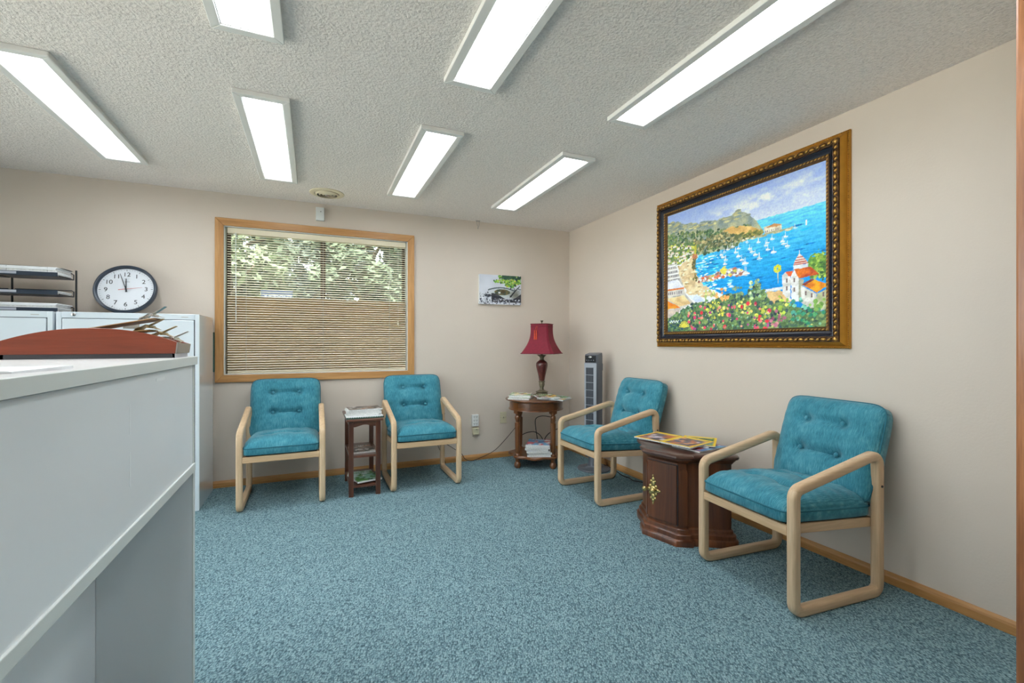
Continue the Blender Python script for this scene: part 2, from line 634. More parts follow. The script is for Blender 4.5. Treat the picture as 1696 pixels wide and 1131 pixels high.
# ------------------------------------------------------------------ window, blind, shade
win = struct(tag(bpy.data.objects.new('window_1', None), 'oak-framed sliding window with dark bronze sashes', None))
COL.objects.link(win)
win.location = (0, YB, 0)
CW = .062
cas = [('X', 'oak_x', [(WX0 - CW, WZ1 + CW), (WX1 + CW, WZ1 + CW), (WX1, WZ1), (WX0, WZ1)]),
       ('X', 'oak_x', [(WX0 - CW, WZ0 - CW), (WX1 + CW, WZ0 - CW), (WX1, WZ0), (WX0, WZ0)]),
       ('Z', 'oak_z', [(WX0 - CW, WZ0 - CW), (WX0, WZ0), (WX0, WZ1), (WX0 - CW, WZ1 + CW)]),
       ('Z', 'oak_z', [(WX1 + CW, WZ0 - CW), (WX1, WZ0), (WX1, WZ1), (WX1 + CW, WZ1 + CW)])]
for ax, m, q in cas:
    MB().loft([[(x, -.018, z) for x, z in q], [(x, .0, z) for x, z in q]]).build('casing_board', m, win, None, .003)
jb = MB()
jb.box(WX0, WX0 + .006, -.004, .16, WZ0, WZ1).box(WX1 - .006, WX1, -.004, .16, WZ0, WZ1)
jb.box(WX0, WX1, -.004, .16, WZ1 - .006, WZ1).box(WX0, WX1, -.004, .16, WZ0, WZ0 + .006)
jb.build('jamb_lining', 'white', win)
fx0, fx1, fz0, fz1 = WX0 + .006, WX1 - .006, WZ0 + .006, WZ1 - .006
XM = .085
for nm, a, b, d, e in (('frame_stile', fx0, fx0 + .028, fz0, fz1), ('frame_stile', fx1 - .028, fx1, fz0, fz1),
                       ('mullion', XM - .022, XM + .022, fz0, fz1), ('frame_rail', fx0, fx1, fz0, fz0 + .03), ('frame_rail', fx0, fx1, fz1 - .03, fz1)):
    box(nm, 'bronze', win, a, b, .10, .14, d, e, .003)
box('pane', 'glass', win, fx0 + .028, XM - .022, .115, .119, fz0 + .03, fz1 - .03)
box('pane', 'glass', win, XM + .022, fx1 - .028, .121, .125, fz0 + .03, fz1 - .03)

blind = thing('venetian_blind', 'cream horizontal mini blind with open slats hanging in the window', 'blind', (0, YB, 0))
BX0, BX1 = WX0 + .022, WX1 - .013
box('headrail', 'cream', blind, BX0, BX1, .012, .042, 2.112, 2.160, .004)
box('bottom_rail', 'cream', blind, BX0, BX1, .014, .040, .937, .949, .003)
sl = MB()
for_w = .0255
tl = math.radians(20)
row = []
for k in range(5):
    u = (k / 4 - .5) * for_w
    h = .0024 * (1 - (2 * k / 4 - 1) ** 2)
    row.append((u * math.cos(tl) - h * math.sin(tl), u * math.sin(tl) + h * math.cos(tl)))
sl.loft([[(BX0, a, b) for a, b in row] + [(BX0, a, b - .0006) for a, b in row[::-1]], [(BX1, a, b) for a, b in row] + [(BX1, a, b - .0006) for a, b in row[::-1]]])
slat_me = sl.mesh('slat', 'slat', 40)
nsl = 57
for k in range(nsl):
    o = link('slat', slat_me, blind)
    o.location = (0, .027, .958 + (2.104 - .958) * k / (nsl - 1))
for x in (-.518, .085, .668):
    for dy in (.0135, .0405):
        MB().tube([(x, dy, .945), (x, dy, 2.115)], .0009, 5).build('ladder_cord', 'cordw', blind)
MB().tube([(-.592, .004, 2.118), (-.590, .003, 1.36)], .0035, 6).build('tilt_wand', 'white', blind, 60)
pc = MB().tube([(.745, .005, 2.115), (.745, .004, 1.40)], .0011, 5).build('pull_cord', 'cordw', blind)
MB().lathe([(.003, 1.405), (.008, 1.375), (.008, 1.36), (.004, 1.355)], 10, .745, .004).build('cord_tassel', 'cream', pc, 50)

shade = thing('pleated_shade', 'tan bottom-up pleated shade covering the lower half of the window behind the blind', 'shade', (0, YB, 0))
ps = MB()
zz, SH_T = WZ0 + .01, 1.575
npl = 34
pr = []
for k in range(2 * npl + 1):
    pr.append((.072 + (.012 if k % 2 else 0), zz + (SH_T - zz) * k / (2 * npl)))
ps.loft([[(fx0 + .002, a, b) for a, b in pr], [(fx1 - .002, a, b) for a, b in pr]], False, False, False)
ps.build('pleated_cloth', 'shade', shade)
box('shade_top_rail', 'shade', shade, fx0 + .002, fx1 - .002, .066, .088, SH_T, SH_T + .014, .002)


# ------------------------------------------------------------------ ceiling light fixtures
def fixture():
    t = thing('ceiling_light', '', 'ceiling light', (0, 0, HC))
    w, l, b = OPEN_W / 2, OPEN_L / 2, .037
    q = [([(-w - b, -l - b), (w + b, -l - b), (w, -l), (-w, -l)]), ([(-w - b, l + b), (w + b, l + b), (w, l), (-w, l)]),
         ([(-w - b, -l - b), (-w, -l), (-w, l), (-w - b, l + b)]), ([(w + b, -l - b), (w, -l), (w, l), (w + b, l + b)])]
    for p in q:
        MB().loft([[(x, y, -.024) for x, y in p], [(x, y, .0) for x, y in p]]).build('frame_rail', 'fixture', t, None, .003)
    hs = MB()
    hs.box(-w, -w + .004, -l, l, -.018, .09).box(w - .004, w, -l, l, -.018, .09)
    hs.box(-w, w, -l, -l + .004, -.018, .09).box(-w, w, l - .004, l, -.018, .09).box(-w, w, -l, l, .086, .09)
    hs.build('housing', 'white_metal', t)
    df = MB().box(-w + .004, w - .004, -l + .004, l - .004, .010, .014)
    df.build('diffuser', 'panel', t)
    return t


lab = ['lit ceiling light nearest the wall clock, cut by the left edge of the picture', 'lit ceiling light above the window, second from left in the far row',
       'lit ceiling light in the far row between the round vent and the lamp corner', 'lit ceiling light in the far row nearest the corner with the red lamp',
       'lit ceiling light of the near row above the desk, outside the picture on the left', 'lit ceiling light cut by the top edge, leftmost of the near row in the picture',
       'lit ceiling light cut by the top edge, middle one of the near row', 'lit ceiling light cut by the top edge, nearest the large seaside painting']
fx = None
for (x, y), lb in zip(FIX, lab):
    fx = fixture() if fx is None else copy_tree(fx)
    fx.location = (x, y + OPEN_L / 2, HC)
    tag(fx, lb, 'ceiling light', 'recessed fluorescent ceiling lights')

vent = thing('ceiling_vent', 'round cream ceiling air vent with dark rings above the window', 'vent', (.108, 4.075, HC))
MB().lathe([(.135, 0), (.135, -.004), (.118, -.010), (.098, -.008), (.096, 0)], 36).build('flange', 'cream', vent, 40)
for r in (.092, .066, .040):
    MB().lathe([(r, .004), (r, -.012), (r - .012, -.020), (r - .014, -.018), (r - .003, -.010), (r - .003, .004)], 32, cap=False).build('vane', 'cream', vent, 50)
MB().lathe([(.001, -.004), (.020, -.010), (.014, -.024), (.001, -.026)], 20).build('hub', 'silver', vent, 50)
MB().lathe([(.001, .0005), (.096, .0005), (.096, -.001), (.001, -.001)], 32).build('duct_shade_disc', 'black', vent)  # black disc stands in for the shade inside the duct

# ------------------------------------------------------------------ armchairs
def rrect(a, b, r, n=4):
    """rounded rectangle section, half sizes a x b"""
    out = []
    for cx, cy, t0 in ((a - r, b - r, 0), (-a + r, b - r, PI / 2), (-a + r, -b + r, PI), (a - r, -b + r, 1.5 * PI)):
        for k in range(n):
            t = t0 + PI / 2 * k / (n - 1)
            out.append((cx + r * math.cos(t), cy + r * math.sin(t)))
    return out


def side_loop(x, parent):
    hb = .0225
    P = [Vector((-.29 + hb, hb)), Vector((-.29 + hb, .548)), Vector((.29 - hb, .672)), Vector((.29 - hb, hb))]
    R = [.040, .042, .042, .036]
    path = []                    # (point, tangent, corner index or None)
    seqs = []
    for i in range(4):
        p, a, b = P[i], P[i - 1], P[(i + 1) % 4]
        d0, d1 = (p - a).normalized(), (b - p).normalized()
        ang = math.acos(max(-1, min(1, d0.dot(d1))))
        tl_ = R[i] * math.tan(ang / 2)
        s, e = p - d0 * tl_, p + d1 * tl_
        nrm = Vector((-d0.y, d0.x))
        if nrm.dot(d1) < 0:
            nrm = -nrm
        cen = s + nrm * R[i]
        arc = []
        K = 8
        a0 = math.atan2((s - cen).y, (s - cen).x)
        sg = 1 if (d0.x * d1.y - d0.y * d1.x) > 0 else -1
        for k in range(K + 1):
            t = a0 + sg * ang * k / K
            pt = cen + Vector((math.cos(t), math.sin(t))) * R[i]
            tn = Vector((-math.sin(t), math.cos(t))) * sg
            arc.append((pt, tn))
        seqs.append(arc)
    sec = rrect(.021, hb, .012)
    for i, (nm, m) in enumerate((('leg', 'ash_z'), ('armrest', 'ash_y'), ('leg', 'ash_z'), ('runner', 'ash_y'))):
        pts = seqs[i][4:] + seqs[(i + 1) % 4][:5]
        loops = []
        for p, t in pts:
            n_ = Vector((-t.y, t.x))
            loops.append([(x + u, p.x + n_.x * w, p.y + n_.y * w) for u, w in sec])
        MB().loft(loops).build(nm, m, parent, 50)


def pillow(w, d, th, side, tufts, tdepth, nx=40, ny=36, cut=.07, pw=4.):
    """boxed cushion in local x,y with thickness along z; returns mesh builder and seam ring"""
    e = lambda u: max(0., 1 - abs(u) ** pw) ** .5
    pos = lambda k, n: math.sin(PI / 2 * (2 * k / n - 1)) * .35 + (2 * k / n - 1) * .65
    fr, bk = [], []
    for j in range(ny + 1):
        v = pos(j, ny)
        for i in range(nx + 1):
            u = pos(i, nx)
            x = u * w / 2 * (1 - cut * abs(v) ** 10)
            y = v * d / 2 * (1 - cut * abs(u) ** 10)
            h = side / 2 + (th - side) * e(u) * e(v) * (.75 + .25 * (1 - u * u) * (1 - v * v))
            for (tx, ty) in tufts:
                r2 = (x - tx) ** 2 + (y - ty) ** 2
                h -= tdepth * math.exp(-r2 / (2 * .020 ** 2)) + tdepth * .45 * math.exp(-r2 / (2 * .06 ** 2))
            for ty in sorted({t[1] for t in tufts}):
                mx_ = max(t[0] for t in tufts)
                wx = 1 / (1 + math.exp((abs(x) - mx_ - .02) / .02))
                h -= tdepth * .8 * wx * math.exp(-((y - ty) ** 2) / (2 * .010 ** 2))
            # gathered wrinkles running in from the rim
            h += .0040 * math.sin(x * 85 + 2 * math.sin(y * 13)) * abs(v) ** 2 * e(v) + .0034 * math.sin(y * 92 + 1.7 + math.sin(x * 17)) * abs(u) ** 2 * e(u)
            fr.append((x, y, max(h, side / 2)))
            bk.append((x, y, -side / 2 - .012 * e(u) * e(v)))
    W = nx + 1
    mb = MB()
    nf = len(fr)
    mb.v = fr + bk
    for j in range(ny):
        for i in range(nx):
            a = j * W + i
            mb.f.append((a, a + 1, a + W + 1, a + W))
            mb.f.append((nf + a, nf + a + W, nf + a + W + 1, nf + a + 1))
    ring = [i for i in range(W)] + [j * W + nx for j in range(1, ny + 1)] + [ny * W + i for i in range(nx - 1, -1, -1)] + [j * W for j in range(ny - 1, 0, -1)]
    for k in range(len(ring)):
        a, b = ring[k], ring[(k + 1) % len(ring)]
        mb.f.append((b, a, nf + a, nf + b))
    return mb, [mb.v[k] for k in ring]


def make_chair():
    t = thing('armchair', '', 'chair')
    side_loop(-.269, t)
    side_loop(.269, t)
    box('front_rail', 'ash_x', t, -.25, .25, -.286, -.262, .348, .392, .004)
    for s in (-1, 1):
        x0, x1 = (.232, .25) if s > 0 else (-.25, -.232)
        MB().loft([[(x0, -.27, .352), (x1, -.27, .352), (x1, -.27, .394), (x0, -.27, .394)],
                   [(x0, .262, .318), (x1, .262, .318), (x1, .262, .362), (x0, .262, .362)]]).build('side_rail', 'ash_y', t, None, .003)
    box('rear_rail', 'ash_x', t, -.25, .25, .245, .27, .320, .362, .004)
    pan = MB()
    pan.loft([[(-.232, -.262, .386), (.232, -.262, .386), (.232, -.262, .394), (-.232, -.262, .394)],
              [(-.232, .262, .354), (.232, .262, .354), (.232, .262, .362), (-.232, .262, .362)]])
    pan.build('seat_pan', 'black', t)
    # seat
    mb, ring = pillow(.500, .572, .142, .046, [(-.10, -.09), (.10, -.09), (-.10, .10), (.10, .10)], .036, cut=.05, pw=5.5)
    mt = Matrix.Translation((0, -.014, .412)) @ Matrix.Rotation(math.radians(-3.6), 4, 'X')
    seat = mb.xf(mt).build('seat_cushion', 'fabric', t, 80)
    MB().tube([mt @ Vector((p[0] * 1.004, p[1] * 1.004, .021)) for p in ring], .0048, 6, True).build('piping', 'piping', seat, 80)
    # back
    bt = [(-.098, .118), (.098, .118), (-.098, -.045), (.098, -.045)]
    mb, ring = pillow(.522, .490, .138, .055, bt, .030, cut=.075, pw=3.6)
    ang = math.radians(72.5)
    mb2 = Matrix.Translation((0, .316, .648)) @ Matrix.Rotation(ang, 4, 'X')
    back = mb.xf(mb2).build('back_cushion', 'fabric', t, 80)
    MB().tube([mb2 @ Vector((p[0] * 1.003, p[1] * 1.003, .026)) for p in ring], .0042, 6, True).build('piping', 'piping', back, 80)
    for (x, y) in bt:
        MB().ell(mb2 @ Vector((x, y, .073)), (mb2.to_3x3() @ Vector((.012, 0, 0))), (mb2.to_3x3() @ Vector((0, .012, 0))), (mb2.to_3x3() @ Vector((0, 0, .007))), 12, 6).build('button', 'fabric', back, 80)
    plate = MB().box(-.24, .24, -.225, .225, -.034, -.026).xf(mb2)
    plate.build('back_board', 'black', t)
    for s in (-1, 1):
        MB().lathe([(.006, 0), (.006, .003), (.002, .004)], 10).xf(Matrix.Translation((s * .290, .267, .52)) @ Matrix.Rotation(s * PI / 2, 4, 'Y')).build('bolt', 'black', t, 50)
    return t


chairs = [((-.204, 3.953, 0), 0, 'teal cushioned armchair under the window, beside the filing cabinet'),
          ((.862, 3.968, 0), 0, 'teal cushioned armchair right of the narrow magazine stand, under the window corner'),
          ((2.170, 3.050, 0), -90, 'teal cushioned armchair against the right wall, in front of the tower fan'),
          ((2.205, 1.565, 0), -94.5, 'teal cushioned armchair nearest the camera, below the seaside painting')]
ch = None
for loc, rz, lb in chairs:
    ch = make_chair() if ch is None else copy_tree(ch)
    ch.location = loc
    ch.rotation_euler = (0, 0, math.radians(rz))
    tag(ch, lb, 'chair', 'matching teal armchairs with pale wooden arms')


# ------------------------------------------------------------------ narrow three-tier stand
st = thing('magazine_stand', 'narrow dark wooden three-tier stand between the two chairs under the window', 'stand', (.372, 3.955, 0))
sx, sy, lw = .119, .245, .036
for a in (-1, 1):
    for b in (-1, 1):
        x0, y0 = a * sx - (lw if a > 0 else 0), b * sy - (lw if b > 0 else 0)
        box('leg', 'cherry', st, x0, x0 + lw, y0, y0 + lw, 0, .585, .003)
for z in (.086, .318):
    box('shelf', 'cherry_x', st, -sx + .004, sx - .004, -sy + .008, sy - .008, z - .018, z, .002)
box('top_board', 'cherry_x', st, -sx - .018, sx + .018, -sy - .02, sy + .02, .585, .603, .004)
for b in (-1, 1):
    out = [(-sx + lw, .585), (sx - lw, .585), (sx - lw, .540)]
    W_ = sx - lw
    for k in range(1, 16):
        u = 1 - 2 * k / 16
        out.append((u * W_, .540 + .016 * math.cos(u * PI / 2) ** 2 * (1 if abs(u) < .8 else .6)))
    out.append((-W_, .540))
    MB().loft([[(x, b * sy - b * .006, z) for x, z in out], [(x, b * sy - b * .022, z) for x, z in out]]).build('apron', 'cherry_x', st)
for a in (-1, 1):
    box('side_apron', 'cherry', st, min(a * sx - a * .006, a * sx - a * .022), max(a * sx - a * .006, a * sx - a * .022), -sy + lw, sy - lw, .540, .585)

# ------------------------------------------------------------------ round end table in the corner
TC = (2.022, 4.022)
TA = math.atan2(-.165, .302)
et = thing('round_end_table', 'round brown end table with fluted legs in the corner', 'table', (TC[0], TC[1], 0), TA)
MB().lathe([(.001, .628), (.272, .628), (.286, .632), (.300, .640), (.303, .646), (.300, .652), (.290, .655), (.001, .655)], 56).build('table_top', 'maple_x', et, 40)
MB().lathe([(.262, .628), (.262, .560), (.268, .556), (.270, .548), (.252, .548), (.252, .628)], 56, cap=False).build('apron', 'maple_x', et, 40)
q = .185


def flute(r, z, t):
    return r * (1 - (.10 * (.5 + .5 * math.cos(10 * t)) if .14 < z < .43 else 0))


leg = MB()
leg.lathe([(.001, 0), (.022, .002), (.032, .018), (.033, .035), (.026, .055), (.017, .062), (.022, .070), (.022, .095)], 20)
leg.lathe([(.022, .118), (.026, .126), (.020, .136), (.018, .141), (.0235, .150), (.0255, .30), (.0275, .425), (.026, .431), (.016, .440), (.019, .455), (.027, .478), (.024, .498), (.016, .506), (.024, .515), (.024, .522)], 40, rf=flute)
leg.box(-.026, .026, -.026, .026, .522, .628)
leg_me = leg.mesh('leg', 'maple', 40)
for k in range(4):
    t_ = PI / 4 + k * PI / 2
    o = link('leg', leg_me, et)
    o.location = (q * 1.29 * math.cos(t_), q * 1.29 * math.sin(t_), 0)
    o.rotation_euler = (0, 0, t_)
out = []
for k in range(96):
    t_ = 2 * PI * k / 96
    r = .256 + .018 * math.cos(8 * (t_ - PI / 4))
    out.append((r * math.cos(t_), r * math.sin(t_)))
MB().loft([[(x * .975, y * .975, .093) for x, y in out], [(x, y, .099) for x, y in out], [(x, y, .110) for x, y in out], [(x * .97, y * .97, .118) for x, y in out]]).build('lower_shelf', 'maple_x', et, 40)

# ------------------------------------------------------------------ table lamp
LM = (2.128, 4.098)
lm = thing('table_lamp', 'table lamp with crimson square bell shade and burgundy vase body', 'lamp', (LM[0], LM[1], .655))
vw = math.atan2(LM[1], LM[0])
MB().lathe([(.001, 0), (.078, 0), (.082, .008), (.078, .018), (.060, .024), (.058, .034), (.040, .042), (.001, .042)], 28).build('foot', 'pewter', lm, 45)
MB().lathe([(.062, .042), (.064, .048), (.045, .055), (.022, .066), (.018, .085), (.024, .100), (.029, .120), (.027, .142), (.033, .148), (.033, .154), (.024, .158)], 28).build('stem', 'pewter', lm, 45)
vz = [(.027, .156), (.030, .170), (.036, .205), (.046, .250), (.056, .290), (.060, .315), (.058, .335), (.046, .352), (.030, .362), (.028, .366)]
MB().lathe(vz, 32).build('vase_body', 'vase', lm, 60)
MB().lathe([(.029, .364), (.022, .372), (.022, .392), (.030, .402), (.044, .414), (.042, .418), (.020, .416), (.012, .424), (.008, .46), (.008, .73)], 24).build('neck', 'pewter', lm, 45)
MB().lathe([(.004, .728), (.006, .740), (.004, .745), (.009, .752), (.016, .766), (.012, .768), (.001, .766)], 16).build('finial', 'pewter', lm, 45)


def sq_loop(h, z, cutf=.16, bow=0.):
    k = h * cutf
    return [(h - k, -h, z), (h, -h + k, z), (h, h - k, z), (h - k, h, z), (-h + k, h, z), (-h, h - k, z), (-h, -h + k, z), (-h + k, -h, z)]


zs0, zs1 = .434, .730
lo, li = [], []
prof = []
for k in range(15):
    u = k / 14
    prof.append((.172 - .080 * u - .034 * math.sin(PI * u) * (1 - .25 * u), zs0 + (zs1 - zs0) * u))
srot = Matrix.Rotation(vw - PI / 2 - math.radians(19), 4, 'Z')
shd = MB().loft([sq_loop(h, z) for h, z in prof] + [sq_loop(h - .003, z) for h, z in prof[::-1]], False, False)
shd.f.append(tuple(range(8))) if False else None
shade_o = shd.xf(srot).build('lamp_shade', 'crimson', lm, 24)
for (h, z) in (prof[0], prof[-1]):
    lp = [srot @ Vector(p) for p in sq_loop(h + .0015, z)]
    MB().tube(lp, .0042, 6, True).build('shade_trim', 'crimson_d', shade_o, 60)
lp = [srot @ Vector(p) for p in sq_loop(prof[13][0] + .0015, prof[13][1] - .006)]
MB().tube(lp, .0022, 6, True).build('shade_trim', 'crimson_d', shade_o, 60)
for dx in (-.009, .009):
    xx = -.030 + dx
    h = prof[8][0]
    tb = MB()
    tb.tube([(xx * .6, -prof[13][0] - .006, prof[13][1]), (xx, -prof[11][0] - .008, prof[11][1] - .008)], .0016, 6)
    tb.lathe([(.001, .668), (.0055, .664), (.0065, .657), (.004, .652), (.0055, .648), (.0062, .641), (.0075, .60), (.0085, .575), (.001, .574)], 12, xx, -prof[9][0] - .012)
    tb.xf(srot).build('tassel', 'tassel', shade_o, 60)
arm = MB()
arm.tube([srot @ Vector((-.085, 0, .722)), srot @ Vector((.085, 0, .722))], .003, 6).tube([srot @ Vector((0, -.085, .722)), srot @ Vector((0, .085, .722))], .003, 6)
arm.build('spider', 'pewter', lm)
MB().lathe([(.012, .46), (.014, .50), (.026, .53), (.030, .56), (.022, .59), (.001, .60)], 16).build('bulb', 'white', lm, 60)

# ------------------------------------------------------------------ tower fan
fan = thing('tower_fan', 'tall grey tower fan standing in the corner behind the chair', 'fan', (2.440, 3.632, 0), math.atan2(-.425, -.904) + PI / 2)
MB().lathe([(.001, 0), (.150, 0), (.154, .006), (.150, .014), (.120, .022), (.075, .030), (.066, .040), (.001, .042)], 48).build('base', 'fan_d', fan, 40)
MB().lathe([(.058, .036), (.052, .060), (.050, .125), (.001, .125)], 32).build('neck', 'fan_d', fan, 40)
fo = []
for k in range(25):
    t_ = PI * k / 24
    fo.append((.070 * math.cos(t_), .030 + .050 * math.sin(t_)))
fo += [(-.070, -.045), (-.062, -.056), (.062, -.056), (.070, -.045)]
bl = []
for z, s in ((.118, .86), (.130, .97), (.16, 1.), (1.07, 1.)):
    bl.append([(x * s, y * s, z) for x, y in fo])
for k in range(1, 6):
    u = k / 5
    bl.append([(x * (1 - .04 * u), y * (1 - .04 * u), 1.07 + .036 * u - .03 * u * (1 if y < -.03 else .25) * (.4 + abs(x) * 4)) for x, y in fo])
MB().loft(bl).build('housing', 'fan_d', fan, 40)
fp = MB()
fp.box(-.066, .066, -.0645, -.055, .15, 1.005)
fp.build('front_bezel', 'fan_s', fan, None, .006)
box('grille', 'grille', fan, -.046, .034, -.0665, -.064, .19, .965)
for k in range(12):
    z = .19 + .775 * k / 11
    box('grille_bar', 'fan_s', fan, -.047, .035, -.0715, -.066, z - .0022, z + .0022)
vb = MB()
for k in range(1, 9):
    x = -.046 + .080 * k / 9
    vb.box(x - .0012, x + .0012, -.0690, -.0662, .19, .965)
vb.build('grille_slats', 'fan_d', fan)
cpn = box('control_panel', 'fan_k', fan, -.058, .058, -.067, -.054, 1.012, 1.078, .006)
MB().lathe([(.001, 0), (.014, 0), (.012, .004), (.001, .005)], 18).xf(Matrix.Translation((0, -.067, 1.062)) @ Matrix.Rotation(PI / 2, 4, 'X') @ Matrix.Diagonal((1.4, .7, 1, 1))).build('badge', 'chrome', cpn, 50)
for k in range(4):
    MB().lathe([(.001, 0), (.0055, 0), (.0045, .003), (.001, .003)], 10).xf(Matrix.Translation((-.036 + .024 * k, -.067, 1.032)) @ Matrix.Rotation(PI / 2, 4, 'X')).build('button', 'fan_d', cpn, 50)
hnd = MB()
hnd.box(-.05, .05, .075, .088, .93, 1.0)
hnd.build('rear_handle', 'fan_d', fan, None, .006)


# ------------------------------------------------------------------ octagonal cabinet table
def drum_outline(off):
    """front faces local -y; outline at base level (off=0), shrunk inward by -off"""
    hw, chx, chy = .118, .070, .070
    L, bulge = .36, .16
    pts = [(-hw, 0.), (hw, 0.), (hw + chx, chy)]
    right = []
    for k in range(1, 25):
        u = k / 24
        # notch, then swelling serpentine side
        w = hw + chx - .012 * math.exp(-((u - .05) / .04) ** 2) + bulge * (.5 - .5 * math.cos(2 * PI * min(1, max(0, (u - .02) / .96)) ** 1.2)) ** .75
        right.append((w, chy + L * u))
    pts += right
    pts += [(hw, chy + L + chy), (-hw, chy + L + chy)]
    pts += [(-x, y) for x, y in right[::-1]]
    pts.append((-hw - chx, chy))
    n = len(pts)
    res = []
    for i in range(n):
        a, p, b = Vector(pts[i - 1]), Vector(pts[i]), Vector(pts[(i + 1) % n])
        d0, d1 = (p - a).normalized(), (b - p).normalized()
        n0, n1 = Vector((d0.y, -d0.x)), Vector((d1.y, -d1.x))
        m_ = (n0 + n1)
        m_ = m_ / max(.35, m_.length_squared / 2)
        res.append((p.x + m_.x * off, p.y + m_.y * off))
    return res


dr = thing('octagonal_cabinet_table', 'dark octagonal drum cabinet table with brass handle between the two right chairs', 'cabinet', (1.918, 2.161, 0), math.atan2(-.246, -.969) + PI / 2)


def dloops(prof):
    return [[(x, y, z) for x, y in drum_outline(o)] for o, z in prof]


MB().loft(dloops([(-.040, .085), (-.040, .480)])).build('body', 'walnut', dr, 30)
MB().loft(dloops([(0, 0), (0, .030), (-.004, .036), (-.012, .040), (-.014, .062), (-.020, .068), (-.028, .071), (-.030, .088), (-.036, .094), (-.041, .096)])).build('base_moulding', 'walnut', dr, 35)
MB().loft(dloops([(-.041, .478), (-.034, .482), (-.026, .494), (-.018, .500), (-.014, .510)])).build('top_moulding', 'walnut', dr, 35)
MB().loft(dloops([(-.012, .508), (-.002, .512), (.002, .520), (.000, .528), (-.008, .534), (-.030, .535)])).build('table_top', 'walnut_top', dr, 35)
door = box('door', 'walnut', dr, -.100, .100, .030, .042, .112, .466, .004)
box('door_gap', 'seam', door, -.104, .104, .0395, .043, .108, .470)
for s in (-1, 1):
    # arched panel on each canted corner
    pl = []
    for k in range(13):
        t_ = PI * k / 12
        pl.append((.024 * math.cos(t_), .425 + .022 * math.sin(t_)))
    pl = [(-.024, .115)] + [(.024, .115)] + pl
    pl = [(.024, .115)] + pl[2:] + [(-.024, .115)]
    g = MB().loft([[(x, .0, z) for x, z in pl], [(x, -.006, z) for x, z in pl]])
    a = math.radians(45) * s
    mid = Vector((s * (.118 + .035 - .028), .035 + .028, 0))
    g.xf(Matrix.Translation(mid) @ Matrix.Rotation(a, 4, 'Z')).build('corner_panel', 'walnut', dr, None, .002)
pull = MB()
cx_, cz_ = -.060, .285
pull.add([], [])
import itertools
for (dx, dz, ra, rb) in ((0, 0, .026, .026), (0, .040, .016, .020), (0, .066, .011, .015), (0, .086, .006, .010), (0, -.040, .016, .020), (0, -.064, .011, .014), (0, -.082, .006, .009),
                         (.030, .0, .014, .012), (.046, 0, .008, .007), (-.030, 0, .014, .012), (-.014, .052, .009, .009), (.014, .052, .009, .009), (-.014, -.052, .009, .009), (.014, -.052, .009, .009), (.020, .022, .011, .011), (.020, -.022, .011, .011), (-.020, .022, .011, .011), (-.020, -.022, .011, .011)):
    pull.ell((cx_ + dx, .029, cz_ + dz), (ra, 0, 0), (0, .0045, 0), (0, 0, rb), 12, 6)
esc = pull.build('brass_escutcheon', 'brass', door, 60)
esc['label'] = 'ornate pierced brass handle plate'
for dx in (.010, -.048):
    MB().lathe([(.006, 0), (.006, .010), (.014, .014), (.016, .022), (.010, .028), (.001, .029)], 18).xf(Matrix.Translation((cx_ + dx, .026, cz_)) @ Matrix.Rotation(PI / 2, 4, 'X')).build('knob', 'brass', door, 50)

# ------------------------------------------------------------------ reception desk
DX, DY1, DY0, DZ = -.382, 1.913, -.45, 1.148
dk = thing('reception_desk', 'grey laminate reception counter filling the lower left foreground', 'desk', (DX, DY1, 0))
ly = DY0 - DY1
box('counter_top', 'desk_top', dk, -.78, .006, ly, .004, DZ - .028, DZ, .003)
box('top_edge_band', 'desk_edge', dk, .004, .0085, ly, .0045, DZ - .0285, DZ - .0005, .001)
box('front_panel', 'desk', dk, -.018, -.002, ly, -.016, .772, DZ - .031)
box('panel_gap', 'seam', dk, -.016, -.006, ly, -.010, DZ - .034, DZ - .028)
box('end_cap', 'desk_edge', dk, -.78, .0, -.014, .0, .745, DZ - .028, .001)
box('bottom_rail', 'desk_edge', dk, -.020, .003, ly, .001, .745, .774, .002)
box('underside', 'desk', dk, -.76, -.018, ly, -.014, .752, .768)
box('end_leg_panel', 'desk', dk, -.263, .0, -.026, -.002, .012, .750, .002)
box('leg_edge_band', 'desk_edge', dk, -.002, .0015, -.0265, -.0015, .012, .748)
box('plinth_foot', 'seam', dk, -.255, -.010, -.024, -.004, 0, .014)
box('modesty_panel', 'desk', dk, -.281, -.263, ly, -.002, .0, .752)
box('rear_leg_panel', 'desk', dk, -.78, -.281, -.026, -.002, .0, .752)
box('near_leg_panel', 'desk', dk, -.78, .0, ly, ly + .024, .0, .752)
sm = MB()
sm.box(-.0022, -.0014, -.612, -.606, .985, 1.055)
sm.build('tape_mark', 'smear', dk)
MB().box(-.0022, -.0014, -.612, -.606, .865, .945).build('tape_mark', 'smear', dk)
MB().box(-.0022, -.0014, -.420, -.345, 1.092, 1.100).build('tape_mark', 'smear', dk)

# ------------------------------------------------------------------ filing cabinets


